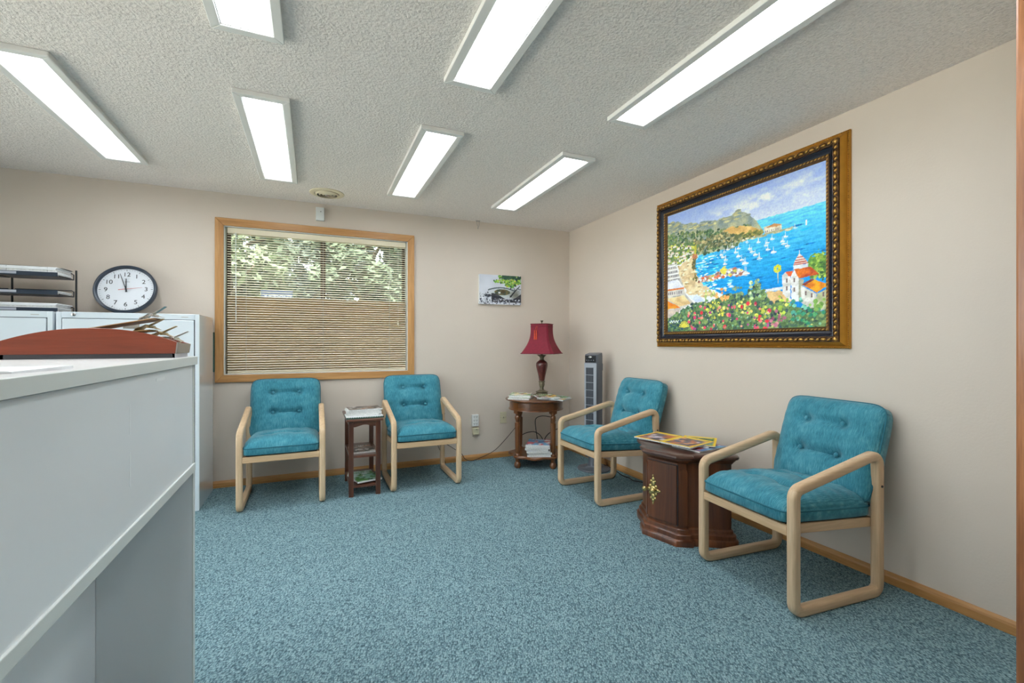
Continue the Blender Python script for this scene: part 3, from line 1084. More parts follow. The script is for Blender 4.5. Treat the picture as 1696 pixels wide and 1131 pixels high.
def cabinet(name, label, x0, x1, y0, y1, h, lock):
    w, d = x1 - x0, y1 - y0
    t = thing(name, label, 'filing cabinet', ((x0 + x1) / 2, y0, 0), 0)
    hw = w / 2
    body = MB()
    body.box(-hw, hw, .012, d, .0, h)
    body.build('body', 'cab', t, None, .006)
    fr = MB()
    fr.box(-hw, -hw + .026, 0, .012, 0, h).box(hw - .026, hw, 0, .012, 0, h).box(-hw + .026, hw - .026, 0, .012, h - .040, h).box(-hw + .026, hw - .026, 0, .012, 0, .05)
    fr.build('front_frame', 'cab', t, None, .002)
    box('drawer_recess', 'seam', t, -hw + .026, hw - .026, .0095, .0125, .05, h - .040)
    n = 4
    ph = (h - .090) / n
    for k in range(n):
        z0 = .05 + ph * k + .004
        dd = box('drawer', 'cab', t, -hw + .031, hw - .031, -.004, .010, z0, z0 + ph - .008, .003)
        box('drawer_pull', 'silver', dd, -.09, .09, -.022, -.004, z0 + ph - .10, z0 + ph - .085, .004)
        box('label_holder', 'chrome', dd, -.045, .045, -.006, -.003, z0 + ph - .07, z0 + ph - .035, .001)
    if lock:
        MB().lathe([(.011, 0), (.011, .006), (.008, .008), (.001, .008)], 18).xf(Matrix.Translation((-hw + .088, .0, h - .018)) @ Matrix.Rotation(PI / 2, 4, 'X')).build('lock', 'chrome', t, 50)
    box('maker_plate', 'silver', t, hw - .105, hw - .065, -.0012, .001, h - .024, h - .020)
    return t


CABH = 1.398
cabinet('filing_cabinet', 'wide pale grey lateral filing cabinet with the clock standing on it', -1.513, -.741, 3.852, 4.342, CABH, True)
cabinet('filing_cabinet', 'pale grey filing cabinet under the letter trays at the left edge', -2.294, -1.530, 3.852, 4.342, CABH, False)
gb = box('green_board', 'greenboard', None, -.90, -.7405, YB - .02, YB - .006, .956, 1.282)
tag(gb, 'dark green board slipped between the filing cabinet and the window frame', 'board')

# ------------------------------------------------------------------ lettering helper
def text_mesh(s, size, m, depth=.0006, align='CENTER', spacing=1.0):
    cu = bpy.data.curves.new('lettering', 'FONT')
    cu.body = s
    cu.size = size
    cu.align_x = align
    cu.align_y = 'CENTER'
    cu.extrude = depth
    cu.space_character = spacing
    o = bpy.data.objects.new('lettering', cu)
    me = bpy.data.meshes.new_from_object(o)
    bpy.data.objects.remove(o)
    bpy.data.curves.remove(cu)
    me.materials.clear()
    me.materials.append(M[m])
    return me


# ------------------------------------------------------------------ wall clock leaning on the cabinet
RC = .192
ck = thing('wall_clock', 'round white clock with dark rim leaning on top of the filing cabinet', 'clock', (-1.290, 4.262, CABH))
tilt = math.radians(17)
# local clock frame: x right, y up the dial, z out towards the room
CK = Matrix.Translation((0, .0, .012)) @ Matrix.Rotation(PI / 2 - tilt, 4, 'X') @ Matrix.Translation((0, RC, 0)) @ Matrix.Rotation(math.radians(3), 4, 'Z')
MB().lathe([(.150, -.002), (.186, -.002), (.192, .006), (.192, .028), (.188, .037), (.182, .040), (.175, .037), (.171, .028), (.1695, .012), (.150, .011)], 64, cap=False).xf(CK).build('rim', 'navy', ck, 35)
dial = MB().lathe([(.001, .010), (.171, .010), (.171, .014), (.001, .014)], 64).xf(CK).build('dial', 'dial', ck, 30)
for n in range(1, 13):
    a = PI / 2 - n * PI / 6
    me = text_mesh(str(n), .047, 'ink')
    o = link('numeral', me, dial)
    o.matrix_local = CK @ Matrix.Translation((.121 * math.cos(a), .121 * math.sin(a), .0146))
mk = MB()
for n in range(60):
    a = PI / 2 - n * PI / 30
    big = n % 5 == 0
    r0, r1, w = (.150, .162, .0015) if big else (.156, .162, .0005)
    d, p = Vector((math.cos(a), math.sin(a), 0)), Vector((-math.sin(a), math.cos(a), 0))
    q4 = [d * r0 - p * w, d * r1 - p * w, d * r1 + p * w, d * r0 + p * w]
    mk.loft([[(v.x, v.y, .0142) for v in q4], [(v.x, v.y, .0150) for v in q4]])
mk.xf(CK).build('minute_marks', 'ink', dial)


def hand(name, ang, r0, r1, w0, w1, z, m):
    d = Vector((math.sin(ang), math.cos(ang), 0))
    p = Vector((d.y, -d.x, 0))
    q4 = [d * r0 - p * w0, d * r1 - p * w1, d * r1 + p * w1, d * r0 + p * w0]
    MB().loft([[(v.x, v.y, z) for v in q4], [(v.x, v.y, z + .0015) for v in q4]]).xf(CK).build(name, m, ck)


hand('hour_hand', math.radians(-1.5), -.022, .088, .0042, .0022, .018, 'ink')
hand('minute_hand', math.radians(-17), -.022, .132, .0034, .0014, .021, 'ink')
hand('second_hand', math.radians(83), -.045, .10, .0026, .0006, .024, 'redink')
MB().lathe([(.001, .016), (.006, .016), (.006, .026), (.001, .027)], 14).xf(CK).build('hub', 'ink', ck, 50)
MB().box(-.006, .006, -.002, .002, .0143, .0148).xf(CK @ Matrix.Translation((.004, .062, 0)) @ Matrix.Diagonal((2.6, .5, 1, 1))).build('maker_mark', 'ink', dial)
for s in (-1, 1):
    ft = MB().lathe([(.013, 0), (.013, .014), (.001, .014)], 14, s * .026, .012)
    ft.build('rubber_foot', 'white', ck, 50)

# ------------------------------------------------------------------ desktop letter trays with papers
lt = thing('letter_tray_rack', 'black three-tier letter tray rack on the left filing cabinet', 'letter tray', (-1.930, 4.20, CABH))
tx0, tx1, ty0, ty1 = -.345, .345, -.112, .120
for x in (tx0, 0, tx1):
    MB().box(x - .005, x + .005, ty1 - .006, ty1 + .004, 0, .326).build('post', 'black', lt, None, .002)
tiers = [.010, .128, .252]
for z in tiers:
    for (a, b) in ((tx0 + .008, -.010), (.010, tx1 - .012)):
        tr = MB().box(a, b, ty0, ty1 - .004, z, z + .003)
        tr.box(a, b, ty0 - .004, ty0, z - .002, z + .026)
        to = tr.build('tray', 'navy', lt, None, .002)
        rim = [(a, ty0 + .02, z + .004), (a, ty1 - .006, z + .004), (a, ty1 - .006, z + .040), (a + .01, ty1 - .006, z + .048), (b - .01, ty1 - .006, z + .048), (b, ty1 - .006, z + .040), (b, ty1 - .006, z + .004), (b, ty0 + .02, z + .004)]
        MB().tube(rim, .0035, 6).build('wire_rim', 'black', to, 60)
        box('label_strip', 'silverbase', to, a + .002, a + .115, ty0 - .0055, ty0 - .0035, z + .006, z + .022)


def paper_stack(label, x0, x1, y0, y1, z, n, t, wob, seed):
    rnd = random.Random(seed)
    o = thing('paper_stack', label, 'papers', ((x0 + x1) / 2, (y0 + y1) / 2, z), 0, 'papers in the letter trays')
    hx, hy = (x1 - x0) / 2, (y1 - y0) / 2
    for k in range(n):
        dx, dy = rnd.uniform(-wob, wob), rnd.uniform(-wob, wob) * .5
        MB().box(-hx + dx, hx + dx, -hy + dy, hy + dy, k * t, (k + 1) * t - .0004).build('sheaf', 'paper' if k % 3 else 'pages', o, None, .001)
    return o


ox, oy = -1.930, 4.20
ps1 = paper_stack('thick white paper bundle in the top letter tray', ox + .018, ox + tx1 - .022, oy + ty0 + .008, oy + ty1 - .012, CABH + tiers[2] + .0032, 6, .0098, .004, 1)
for x in (-.10, .105):
    MB().box(x - .0006, x + .0006, -.1065, -.1055, .003, .056).build('band', 'ink', ps1)
cv = MB().loft([[(-.16, -.10, .0605), (.10, -.10, .0590), (.165, -.06, .0585), (.165, .10, .0600), (-.16, .10, .062)], [(-.16, -.10, .0615), (.10, -.10, .0600), (.165, -.06, .0595), (.165, .10, .0610), (-.16, .10, .063)]])
cv.build('cover_sheet', 'darkbase', ps1)
paper_stack('thin sheaf of white papers in the middle letter tray', ox + .018, ox + tx1 - .022, oy + ty0 + .008, oy + ty1 - .012, CABH + tiers[1] + .0032, 3, .008, .004, 2)
paper_stack('thick curled paper pile in the bottom letter tray', ox + .018, ox + tx1 - .022, oy + ty0 + .008, oy + ty1 - .012, CABH + tiers[0] + .0032, 6, .0092, .006, 3)
paper_stack('papers in the top letter tray of the far left bay', ox + tx0 + .02, ox - .022, oy + ty0 + .008, oy + ty1 - .012, CABH + tiers[2] + .0032, 4, .0098, .004, 4)

# ------------------------------------------------------------------ arched wooden desk organiser with clipboards
OX, OY = -.597, 1.725
og = thing('desk_organizer', 'red-brown arched wooden desk organizer holding clipboards on the counter', 'organizer', (OX, OY, DZ))
hwid = .206
arch = []
for k in range(33):
    u = 1 - 2 * k / 32
    arch.append((u * hwid, .0135 + .0365 + .041 * (1 - abs(u) ** 2.1)))
arch = [(-hwid + .004, .0135), (hwid - .004, .0135)] + arch
MB().loft([[(x, 0, z) for x, z in arch], [(x, .014, z) for x, z in arch]]).build('front_board', 'redwood', og, None, .0015)
MB().loft([[(x, .148, z * .86 + .002) for x, z in arch], [(x, .162, z * .86 + .002) for x, z in arch]]).build('rear_board', 'redwood', og, None, .0015)
box('base_strip', 'darkbase', og, -hwid + .004, hwid - .006, .003, .159, 0, .0136)
box('tray_floor', 'darkbase', og, -hwid + .002, hwid - .002, .014, .148, .0136, .018)
for s in (-1, 1):
    xa, xb = (hwid - .004, hwid + .004) if s > 0 else (-hwid - .004, -hwid + .004)
    MB().loft([[(xa - s * .004, 0.001, .0135), (xb - s * .004, 0.001, .0135), (xb - s * .004, .161, .0135), (xa - s * .004, .161, .0135)],
               [(xa, 0.001, .048), (xb, 0.001, .048), (xb, .161, .044), (xa, .161, .044)]]).build('end_cap', 'silver', og, None, .001)
    box('end_foot', 'silverbase', og, *( (hwid - .012, hwid - .005) if s > 0 else (-hwid + .005, -hwid + .012)), .003, .159, 0, .0134)


def clipboard(label, loc, rz, tilt_, board_l, clipm, roll=0.):
    t = thing('clipboard', label, 'clipboard', loc, rz, 'clipboards in the desk organizer')
    R_ = Matrix.Rotation(roll, 4, 'X') @ Matrix.Rotation(-tilt_, 4, 'Y')
    MB().box(-board_l, .0, -.055, .055, 0, .0032).xf(R_).build('board', 'hardboard', t, None, .001)
    cp = MB()
    # base plate, folded cheeks and lever
    cp.box(-.030, .002, -.038, .038, .0033, .0046)
    cp.loft([[(-.030, -.036, .0046), (-.030, .036, .0046), (-.026, .034, .010), (-.026, -.034, .010)], [(-.010, -.024, .0175), (-.010, .024, .0175), (-.012, .022, .0150), (-.012, -.022, .0150)]])
    cp.loft([[(-.010, -.022, .018), (-.010, .022, .018), (-.010, .022, .0165), (-.010, -.022, .0165)], [(.012, -.022, .0045), (.012, .022, .0045), (.010, .022, .0045), (.010, -.022, .0045)]])
    cp.loft([[(-.006, -.012, .0165), (-.006, .012, .0165), (-.004, .012, .0150), (-.004, -.012, .0150)], [(.022, -.010, .0300), (.022, .010, .0300), (.023, .010, .0285), (.023, -.010, .0285)]])
    cp.tube([(-.004, -.030, .012), (-.004, .030, .012)], .0035, 8)
    cp.xf(R_ @ Matrix.Translation((-.004, 0, .0033)) @ Matrix.Diagonal((1.35, 1.1, 1.35, 1)) @ Matrix.Translation((.004, 0, -.0033))).build('clip', clipm, t, None, .0006)
    return t


clipboard('uppermost clipboard in the desk organizer, brown board tilted up towards its steel clip', (OX + .137, OY + .075, DZ + .121), 0, math.radians(12), .18, 'chrome')
clipboard('clipboard with tan clip just under the uppermost one in the desk organizer', (OX + .125, OY + .080, DZ + .084), 0, math.radians(5), .18, 'brassy')
clipboard('clipboard with small brass clip lying low near the end of the desk organizer', (OX + .158, OY + .081, DZ + .062), 0, math.radians(3), .19, 'brassy')
clipboard('lowest clipboard in the desk organizer, its steel clip at the silver end cap', (OX + .188, OY + .081, DZ + .046), 0, math.radians(1), .20, 'chrome')

env = thing('envelope', 'white envelope lying flat on the grey counter top', 'envelope', (-.525, 1.015, DZ), math.radians(4))
MB().loft([[(-.13, -.085, 0), (.10, -.085, 0), (.125, .02, 0), (.12, .085, 0), (-.13, .085, 0)], [(-.13, -.085, .003), (.10, -.085, .003), (.125, .02, .006), (.12, .085, .0045), (-.13, .085, .004)]]).build('sheet', 'paper', env)
MB().loft([[(-.125, -.08, .0032), (.095, -.08, .0032), (-.01, .01, .0046)], [(-.125, -.08, .0040), (.095, -.08, .0040), (-.01, .01, .0054)]]).build('flap', 'paper', env)


# ------------------------------------------------------------------ painted surfaces (colour attributes)
def paint_mesh(name, mat, w, h, img, bend=None):
    """img: H x W x 3 linear floats, row 0 = top. Sheet in local x (right), y (up)."""
    H_, W_ = img.shape[:2]
    xs_ = np.linspace(-w / 2, w / 2, W_)
    ys_ = np.linspace(h / 2, -h / 2, H_)
    X_, Y_ = np.meshgrid(xs_, ys_)
    Z_ = bend(X_, Y_) if bend else np.zeros_like(X_)
    me = bpy.data.meshes.new(name)
    V_ = np.stack([X_, Y_, Z_], -1).reshape(-1, 3)
    idx = np.arange(H_ * W_).reshape(H_, W_)
    F_ = np.stack([idx[1:, :-1], idx[1:, 1:], idx[:-1, 1:], idx[:-1, :-1]], -1).reshape(-1, 4)
    me.vertices.add(len(V_))
    me.vertices.foreach_set('co', V_.astype(np.float32).ravel())
    me.loops.add(F_.size)
    me.loops.foreach_set('vertex_index', F_.astype(np.int32).ravel())
    me.polygons.add(len(F_))
    me.polygons.foreach_set('loop_start', np.arange(0, F_.size, 4, dtype=np.int32))
    me.update(calc_edges=True)
    at = me.color_attributes.new('Col', 'FLOAT_COLOR', 'POINT')
    rgba = np.ones((H_ * W_, 4), np.float32)
    rgba[:, :3] = img.reshape(-1, 3)
    at.data.foreach_set('color', rgba.ravel())
    me.materials.append(M[mat])
    return me


def lin(img):
    a = np.clip(img / 255., 0, 1)
    return np.where(a <= .04045, a / 12.92, ((a + .055) / 1.055) ** 2.4)


def vnoise(H_, W_, gy, gx, rng):
    g = rng.random((gy + 2, gx + 2))
    y = np.linspace(0, gy, H_)[:, None]
    x = np.linspace(0, gx, W_)[None, :]
    y0, x0 = y.astype(int), x.astype(int)
    fy, fx_ = y - y0, x - x0
    fy, fx_ = fy * fy * (3 - 2 * fy), fx_ * fx_ * (3 - 2 * fx_)
    return (g[y0, x0] * (1 - fy) * (1 - fx_) + g[y0 + 1, x0] * fy * (1 - fx_) + g[y0, x0 + 1] * (1 - fy) * fx_ + g[y0 + 1, x0 + 1] * fy * fx_)


class Paint:
    def __init__(s, H_, W_, seed, asp):
        s.H, s.W = H_, W_
        s.im = np.zeros((H_, W_, 3))
        s.S, s.T = np.meshgrid(np.linspace(0, 1, W_), np.linspace(0, 1, H_))
        s.rng = np.random.default_rng(seed)
        s.asp = asp

    def noise(s, k, ky=None):
        return vnoise(s.H, s.W, max(1, int(ky or k)), max(1, int(k)), s.rng)

    def inpoly(s, pts, jit=.0, k=60):
        x, y = s.S, s.T
        if jit:
            x = x + (s.noise(k) - .5) * jit
            y = y + (s.noise(k) - .5) * jit
        r = np.zeros(x.shape, bool)
        n = len(pts)
        for i in range(n):
            (x0, y0), (x1, y1) = pts[i], pts[(i + 1) % n]
            if y0 == y1:
                continue
            cnd = ((y0 > y) != (y1 > y)) & (x < (x1 - x0) * (y - y0) / (y1 - y0) + x0)
            r ^= cnd
        return r

    def fill(s, mask, c0, c1=None, k=40, ky=None):
        a = np.array(c0, float)
        if c1 is None:
            s.im[mask] = a
        else:
            n = np.clip((s.noise(k, ky) - .2) / .6, 0, 1)[..., None]
            s.im[mask] = (a * (1 - n) + np.array(c1, float) * n)[mask]

    def blob(s, x, y, rx, ry, col, soft=.0, rag=.35):
        d = np.hypot((s.S - x) / rx, (s.T - y) / ry)
        if rag:
            if not hasattr(s, '_rag'):
                s._rag = s.noise(110) - .5
            d = d + s._rag * rag * 2
        if soft:
            a = np.clip((1 - d) / soft, 0, 1)[..., None]
            s.im = s.im * (1 - a) + np.array(col, float) * a
        else:
            s.im[d < 1] = col

    def dabs(s, mask, n, cols, rx, ry):
        ys_, xs_ = np.nonzero(mask)
        if not len(ys_):
            return
        pick = s.rng.integers(0, len(ys_), n)
        for p in pick:
            col = np.array(cols[s.rng.integers(0, len(cols))], float) * s.rng.uniform(.88, 1.12)
            j0, i0 = ys_[p], xs_[p]
            b, a = max(1, int(ry * s.H * s.rng.uniform(.6, 1.3))), max(1, int(rx * s.W * s.rng.uniform(.6, 1.3)))
            y0, y1, x0, x1 = max(0, j0 - b), min(s.H, j0 + b + 1), max(0, i0 - a), min(s.W, i0 + a + 1)
            yy, xx = np.mgrid[y0:y1, x0:x1]
            m_ = ((yy - j0) / (b + .3)) ** 2 + ((xx - i0) / (a + .3)) ** 2 < 1
            s.im[y0:y1, x0:x1][m_] = col


POLY = {
    'hills': [(-.01, .059), (.092, .079), (.153, .121), (.211, .121), (.267, .148), (.31, .14), (.396, .165), (.44, .156), (.494, .165), (.535, .141), (.57, .17), (.584, .177), (.622, .22), (.655, .264), (.687, .329), (.687, .361), (.589, .36), (.5, .40), (-.01, .40)],
    'sea': [(.64, .25), (1.01, .247), (1.01, .995), (.574, .80), (.476, .76), (.289, .635), (.239, .535), (.226, .433), (.264, .396), (.338, .375), (.454, .367), (.574, .362), (.687, .356), (.682, .322)],
    'sand': [(.43, .257), (.499, .243), (.53, .262), (.545, .254), (.589, .268), (.636, .297), (.685, .336), (.669, .356), (.574, .351), (.565, .337), (.488, .298)],
    'beach': [(.226, .393), (.159, .425), (.097, .453), (.104, .537), (.145, .626), (.173, .70), (.302, .73), (.386, .74), (.338, .668), (.277, .62), (.239, .535), (.219, .445)],
    'town': [(-.01, .25), (.226, .281), (.239, .383), (.104, .441), (-.01, .43)],
    'roofs': [(-.01, .42), (.068, .423), (.145, .639), (.159, .695), (.219, .769), (.104, .819), (-.01, .83)],
    'roof_white': [(-.01, .569), (.093, .559), (.142, .635), (-.01, .633)],
    'roof_blue': [(.179, .711), (.251, .707), (.323, .78), (.239, .768)],
    'wall_low': [(-.01, .645), (.142, .646), (.138, .693), (-.01, .697)],
    'roof_orange': [(-.01, .725), (.118, .799), (-.01, .807)],
    'wall_bl': [(-.01, .807), (.111, .813), (.089, .873), (-.01, .898)],
    'terrace': [(-.01, .712), (.145, .7), (.199, .774), (.104, .791)],
    'tan': [(.697, .748), (.78, .752), (.843, .821), (.797, .842), (.745, .868)],
    'church1': [(.789, .654), (.806, .635), (.831, .656), (.831, .829), (.791, .776)],
    'church2': [(.833, .662), (.849, .628), (.872, .684), (.872, .834), (.835, .825)],
    'church2s': [(.87, .689), (.895, .698), (.883, .83), (.87, .834)],
    'church3': [(.881, .732), (.956, .794), (.953, .893), (.922, .885), (.883, .84)],
    'church3s': [(.956, .794), (1.01, .765), (1.01, .888), (.953, .903)],
    'roof1': [(.806, .633), (.843, .632), (.831, .669), (.818, .664)],
    'roof2': [(.849, .625), (.926, .623), (.967, .676), (.872, .687)],
    'roof3': [(.885, .728), (.934, .7), (1.01, .746), (.956, .789)],
    'roof3d': [(.885, .728), (.934, .7), (.945, .707), (.903, .736)],
    'dome': [(.875, .527), (.903, .572), (.917, .603), (.845, .601), (.855, .567)],
    'drum': [(.845, .601), (.917, .603), (.917, .625), (.847, .626)],
    'hotel': [(.687, .31), (.746, .304), (.786, .322), (.789, .357), (.696, .358)],
    'hotel_roof': [(.700, .315), (.746, .300), (.788, .320), (.757, .326)],
    'pier': [(.251, .576), (.362, .57), (.46, .545), (.54, .556), (.581, .593), (.604, .603), (.574, .615), (.476, .603), (.338, .617), (.264, .611)],
    'flowers': [(-.01, .888), (.104, .833), (.226, .78), (.392, .757), (.503, .726), (.592, .757), (.594, .729), (.648, .689), (.695, .754), (.745, .859), (.78, .797), (.831, .834), (.919, .885), (1.01, .893), (1.01, 1.01), (-.01, 1.01)],
}
BOATS = [(.426, .437), (.437, .455), (.457, .481), (.451, .51), (.448, .418), (.471, .405), (.522, .439), (.538, .472), (.561, .504), (.576, .531), (.503, .392), (.54, .417), (.609, .437), (.621, .46), (.641, .485), (.665, .516), (.713, .466), (.743, .492), (.797, .449), (.816, .47), (.702, .435), (.584, .532), (.589, .606), (.581, .602), (.593, .385), (.66, .403), (.709, .421), (.736, .402), (.807, .406), (.791, .433), (.855, .364)]


def seaside():
    P = Paint(300, 400, 7, 1.33)
    T_, S_ = P.T, P.S
    sky = np.array([140, 164, 220.])[None, None] * (1 - T_[..., None] / .28) + np.array([206, 212, 226.])[None, None] * (T_[..., None] / .28)
    P.im = np.clip(sky, 0, 255)
    n = P.noise(9, 16) * .6 + P.noise(22, 40) * .4
    band = np.exp(-((T_ - (.17 - .07 * S_)) / .055) ** 2)
    a = np.clip((n - .38) * 3, 0, 1) * np.clip(band + .25, 0, 1)
    P.im = P.im * (1 - a[..., None] * .75) + np.array([226, 228, 236.]) * a[..., None] * .75
    P.blob(.70, .105, .035, .03, (234, 236, 242), .8)
    P.blob(.63, .14, .05, .03, (222, 226, 238), .9)
    P.fill(P.inpoly(POLY['sea']), (60, 172, 222), (72, 182, 228), 20, 60)
    sea = P.inpoly(POLY['sea'], .01, 50)
    d = np.clip((T_ - .25) / .5, 0, 1)[..., None]
    seac = np.array([104, 196, 230.]) * (1 - d) + np.array([4, 132, 202.]) * d
    seac = np.where(d > .25, seac * .98, seac)
    strk = (P.noise(30, 150) - .5)[..., None] * 46
    P.im[sea] = np.clip(seac + strk * np.array([.7, .8, .6]), 0, 255)[sea]
    near = sea & (S_ < .40)
    P.dabs(near, 160, [(60, 186, 214), (30, 150, 200), (120, 210, 226), (190, 228, 236)], .012, .004)
    P.dabs(sea & (T_ > .35), 120, [(20, 140, 206), (40, 166, 222), (8, 110, 180)], .03, .004)
    h = P.inpoly(POLY['hills'], .012)
    P.fill(h, (128, 140, 138), (176, 176, 142), 26)
    P.dabs(h & (T_ < .2), 130, [(186, 182, 136), (150, 156, 140), (120, 134, 132)], .02, .006)
    tree_ = h & (T_ > .155 + .10 * np.minimum(S_ / .5, 1)) & (S_ < .62)
    P.dabs(tree_, 520, [(70, 96, 70), (92, 118, 82), (116, 132, 84), (58, 78, 62), (130, 140, 110)], .010, .012)
    P.fill(P.inpoly(POLY['sand'], .012), (218, 186, 122), (190, 152, 92), 30)
    P.dabs(P.inpoly(POLY['sand']) & (T_ > .31), 60, [(110, 116, 66), (150, 140, 78), (90, 96, 60)], .010, .007)
    mid = (S_ > .22) & (S_ < .60) & (T_ > .27) & (T_ < .365) & (T_ < .44 - .13 * (S_ - .22)) & ~P.inpoly(POLY['sand'])
    P.dabs(mid, 190, [(96, 104, 72), (134, 128, 92), (70, 84, 64), (176, 164, 120), (112, 112, 84)], .010, .009)
    t = P.inpoly(POLY['town'])
    P.fill(t, (120, 136, 92), (84, 110, 74), 50)
    for i in range(60):
        x, y = P.rng.uniform(0, .22), P.rng.uniform(.26, .43)
        if y < .27 + .1 * x or y > .44 - .25 * max(0, x - .1):
            continue
        m_ = (abs(S_ - x) < .013) & (abs(T_ - y) < .010)
        P.im[m_] = np.array([226, 222, 214]) * P.rng.uniform(.9, 1.04)
        m_ = (abs(S_ - x) < .014) & (abs(T_ - y + .011) < .004)
        P.im[m_] = (206, 180, 152)
    P.dabs(t, 90, [(150, 168, 80), (96, 124, 66), (190, 190, 96), (70, 96, 62)], .008, .008)
    P.fill(P.inpoly(POLY['beach'], .016), (222, 206, 170), (196, 172, 132), 36)
    P.dabs(P.inpoly(POLY['beach']), 90, [(236, 222, 192), (184, 158, 116), (206, 186, 146)], .012, .006)
    P.dabs((np.abs(S_ - .225 - .3 * (T_ - .43) ** 2) < .012) & (T_ > .40) & (T_ < .6), 30, [(104, 104, 66), (150, 130, 84), (86, 84, 58)], .008, .010)
    P.blob(.232, .40, .020, .022, (176, 116, 84))
    P.blob(.236, .345, .008, .045, (176, 172, 70))
    P.fill(P.inpoly(POLY['roofs']), (206, 200, 190), (164, 160, 158), 30)
    for y in (.44, .475, .51, .545):
        m_ = P.inpoly(POLY['roofs']) & (abs(T_ - y) < .006)
        P.im[m_] = (236, 232, 226)
        for x in np.arange(.01, .10, .014):
            P.im[P.inpoly(POLY['roofs']) & (abs(T_ - y - .016) < .008) & (abs(S_ - x) < .003)] = (98, 100, 110)
    P.fill(P.inpoly(POLY['terrace']), (226, 206, 160), (198, 168, 120), 30)
    for k_, c0, c1 in (('roof_white', (232, 232, 234), (206, 208, 216)), ('wall_low', (190, 184, 178), (216, 210, 200)), ('roof_blue', (186, 198, 220), (216, 224, 234)),
                       ('roof_orange', (232, 150, 56), (214, 116, 50)), ('wall_bl', (206, 190, 176), (176, 166, 160))):
        P.fill(P.inpoly(POLY[k_], .006), c0, c1, 30)
    P.im[(abs(T_ - .640) < .006) & (S_ < .145)] = (206, 122, 66)
    for x in np.arange(.012, .13, .018):
        P.im[(abs(T_ - .672) < .013) & (abs(S_ - x) < .0035)] = (112, 104, 108)
    P.fill(P.inpoly(POLY['hotel'], .004), (228, 222, 208), (196, 184, 160), 30)
    P.fill(P.inpoly(POLY['hotel_roof'], .004), (190, 140, 92), (170, 116, 70), 30)
    for x in np.arange(.70, .78, .011):
        P.im[(abs(T_ - .342) < .006) & (abs(S_ - x) < .002)] = (120, 116, 122)
    P.dabs((abs(T_ - .36 - .0 * S_) < .008) & (S_ > .56) & (S_ < .85), 36, [(206, 198, 172), (150, 148, 116)], .014, .003)
    P.fill(P.inpoly(POLY['pier'], .010), (176, 140, 124), (210, 204, 206), 60)
    P.dabs(P.inpoly(POLY['pier']), 70, [(206, 110, 76), (226, 226, 232), (120, 110, 118), (196, 190, 92), (232, 236, 240), (150, 100, 84)], .010, .010)
    P.blob(.44, .555, .022, .03, (214, 202, 92))
    for x, y in BOATS:
        k_ = .6 + (y - .36) * 2.2
        P.im[(abs(S_ - x) < .016 * k_) & (abs(T_ - y) < .0045 * k_)] = (230, 236, 240)
        P.im[(abs(S_ - x + .004) < .009 * k_) & (abs(T_ - y + .009 * k_) < .0040 * k_)] = (206, 206, 206)
        P.im[(abs(S_ - x + .002) < .0014) & (T_ < y) & (T_ > y - .045 * k_)] = (214, 228, 236)
        P.im[(abs(S_ - x) < .008 * k_) & (abs(T_ - y - .012 * k_) < .002)] = (150, 206, 230)
    P.im[(abs(S_ - .907) < .004) & (abs(T_ - .345) < .017)] = (232, 240, 244)
    P.dabs((abs(S_ - .40) < .1) & (abs(T_ - .665) < .03), 26, [(206, 232, 240), (130, 206, 226)], .016, .003)
    P.blob(.964, .62, .045, .075, (96, 136, 62))
    P.blob(.985, .66, .03, .05, (70, 108, 60))
    P.dabs(np.hypot((S_ - .965) / .05, (T_ - .63) / .08) < 1, 60, [(126, 160, 70), (84, 124, 60), (150, 176, 80), (64, 96, 58)], .009, .010)
    P.fill(P.inpoly(POLY['tan'], .008), (220, 192, 140), (196, 160, 112), 30)
    P.im[(abs(T_ - .738 + .03 * (S_ - .74)) < .009) & (S_ > .695) & (S_ < .79)] = (206, 212, 216)
    for k_, c0, c1 in (('church1', (224, 222, 220), (196, 194, 190)), ('church2', (232, 230, 228), (206, 204, 200)), ('church2s', (176, 172, 150), (150, 150, 130)), ('church3', (222, 220, 214), (192, 190, 180)),
                       ('church3s', (190, 190, 160), (164, 168, 130)), ('roof1', (216, 106, 62), (198, 84, 52)), ('roof2', (206, 112, 40), (170, 70, 40)), ('roof3', (226, 160, 40), (196, 112, 36)), ('roof3d', (126, 64, 56), (100, 52, 52)),
                       ('dome', (226, 216, 208), (206, 196, 190)), ('drum', (210, 216, 220), (186, 190, 196))):
        P.fill(P.inpoly(POLY[k_], .004), c0, c1, 46)
    dm = P.inpoly(POLY['dome'])
    for y in (.553, .570, .585, .598):
        P.im[dm & (abs(T_ - y) < .004)] = (176, 96, 80)
    for x, y in ((.812, .69), (.812, .74), (.85, .695), (.85, .755), (.905, .785), (.932, .80), (.985, .80)):
        P.im[(abs(S_ - x) < .0035) & (abs(T_ - y) < .014)] = (110, 92, 90)
    P.im[(abs(S_ - .875) < .0018) & (T_ > .51) & (T_ < .53)] = (220, 220, 224)
    for k_ in range(14):
        a_ = k_ * 2 * PI / 14
        P.blob(.763 + .012 * math.cos(a_), .605 + .018 * math.sin(a_), .009, .010, (206, 206, 70) if k_ % 2 else (170, 180, 60), 0, .2)
    P.im[(abs(S_ - .765 - .03 * (T_ - .62)) < .002) & (T_ > .625) & (T_ < .70)] = (206, 200, 150)
    fl = P.inpoly(POLY['flowers'], .03, 50)
    P.fill(fl, (70, 96, 72), (120, 146, 92), 40)
    P.dabs(fl, 700, [(66, 92, 76), (96, 126, 82), (54, 74, 78), (128, 150, 96), (84, 110, 70)], .010, .012)
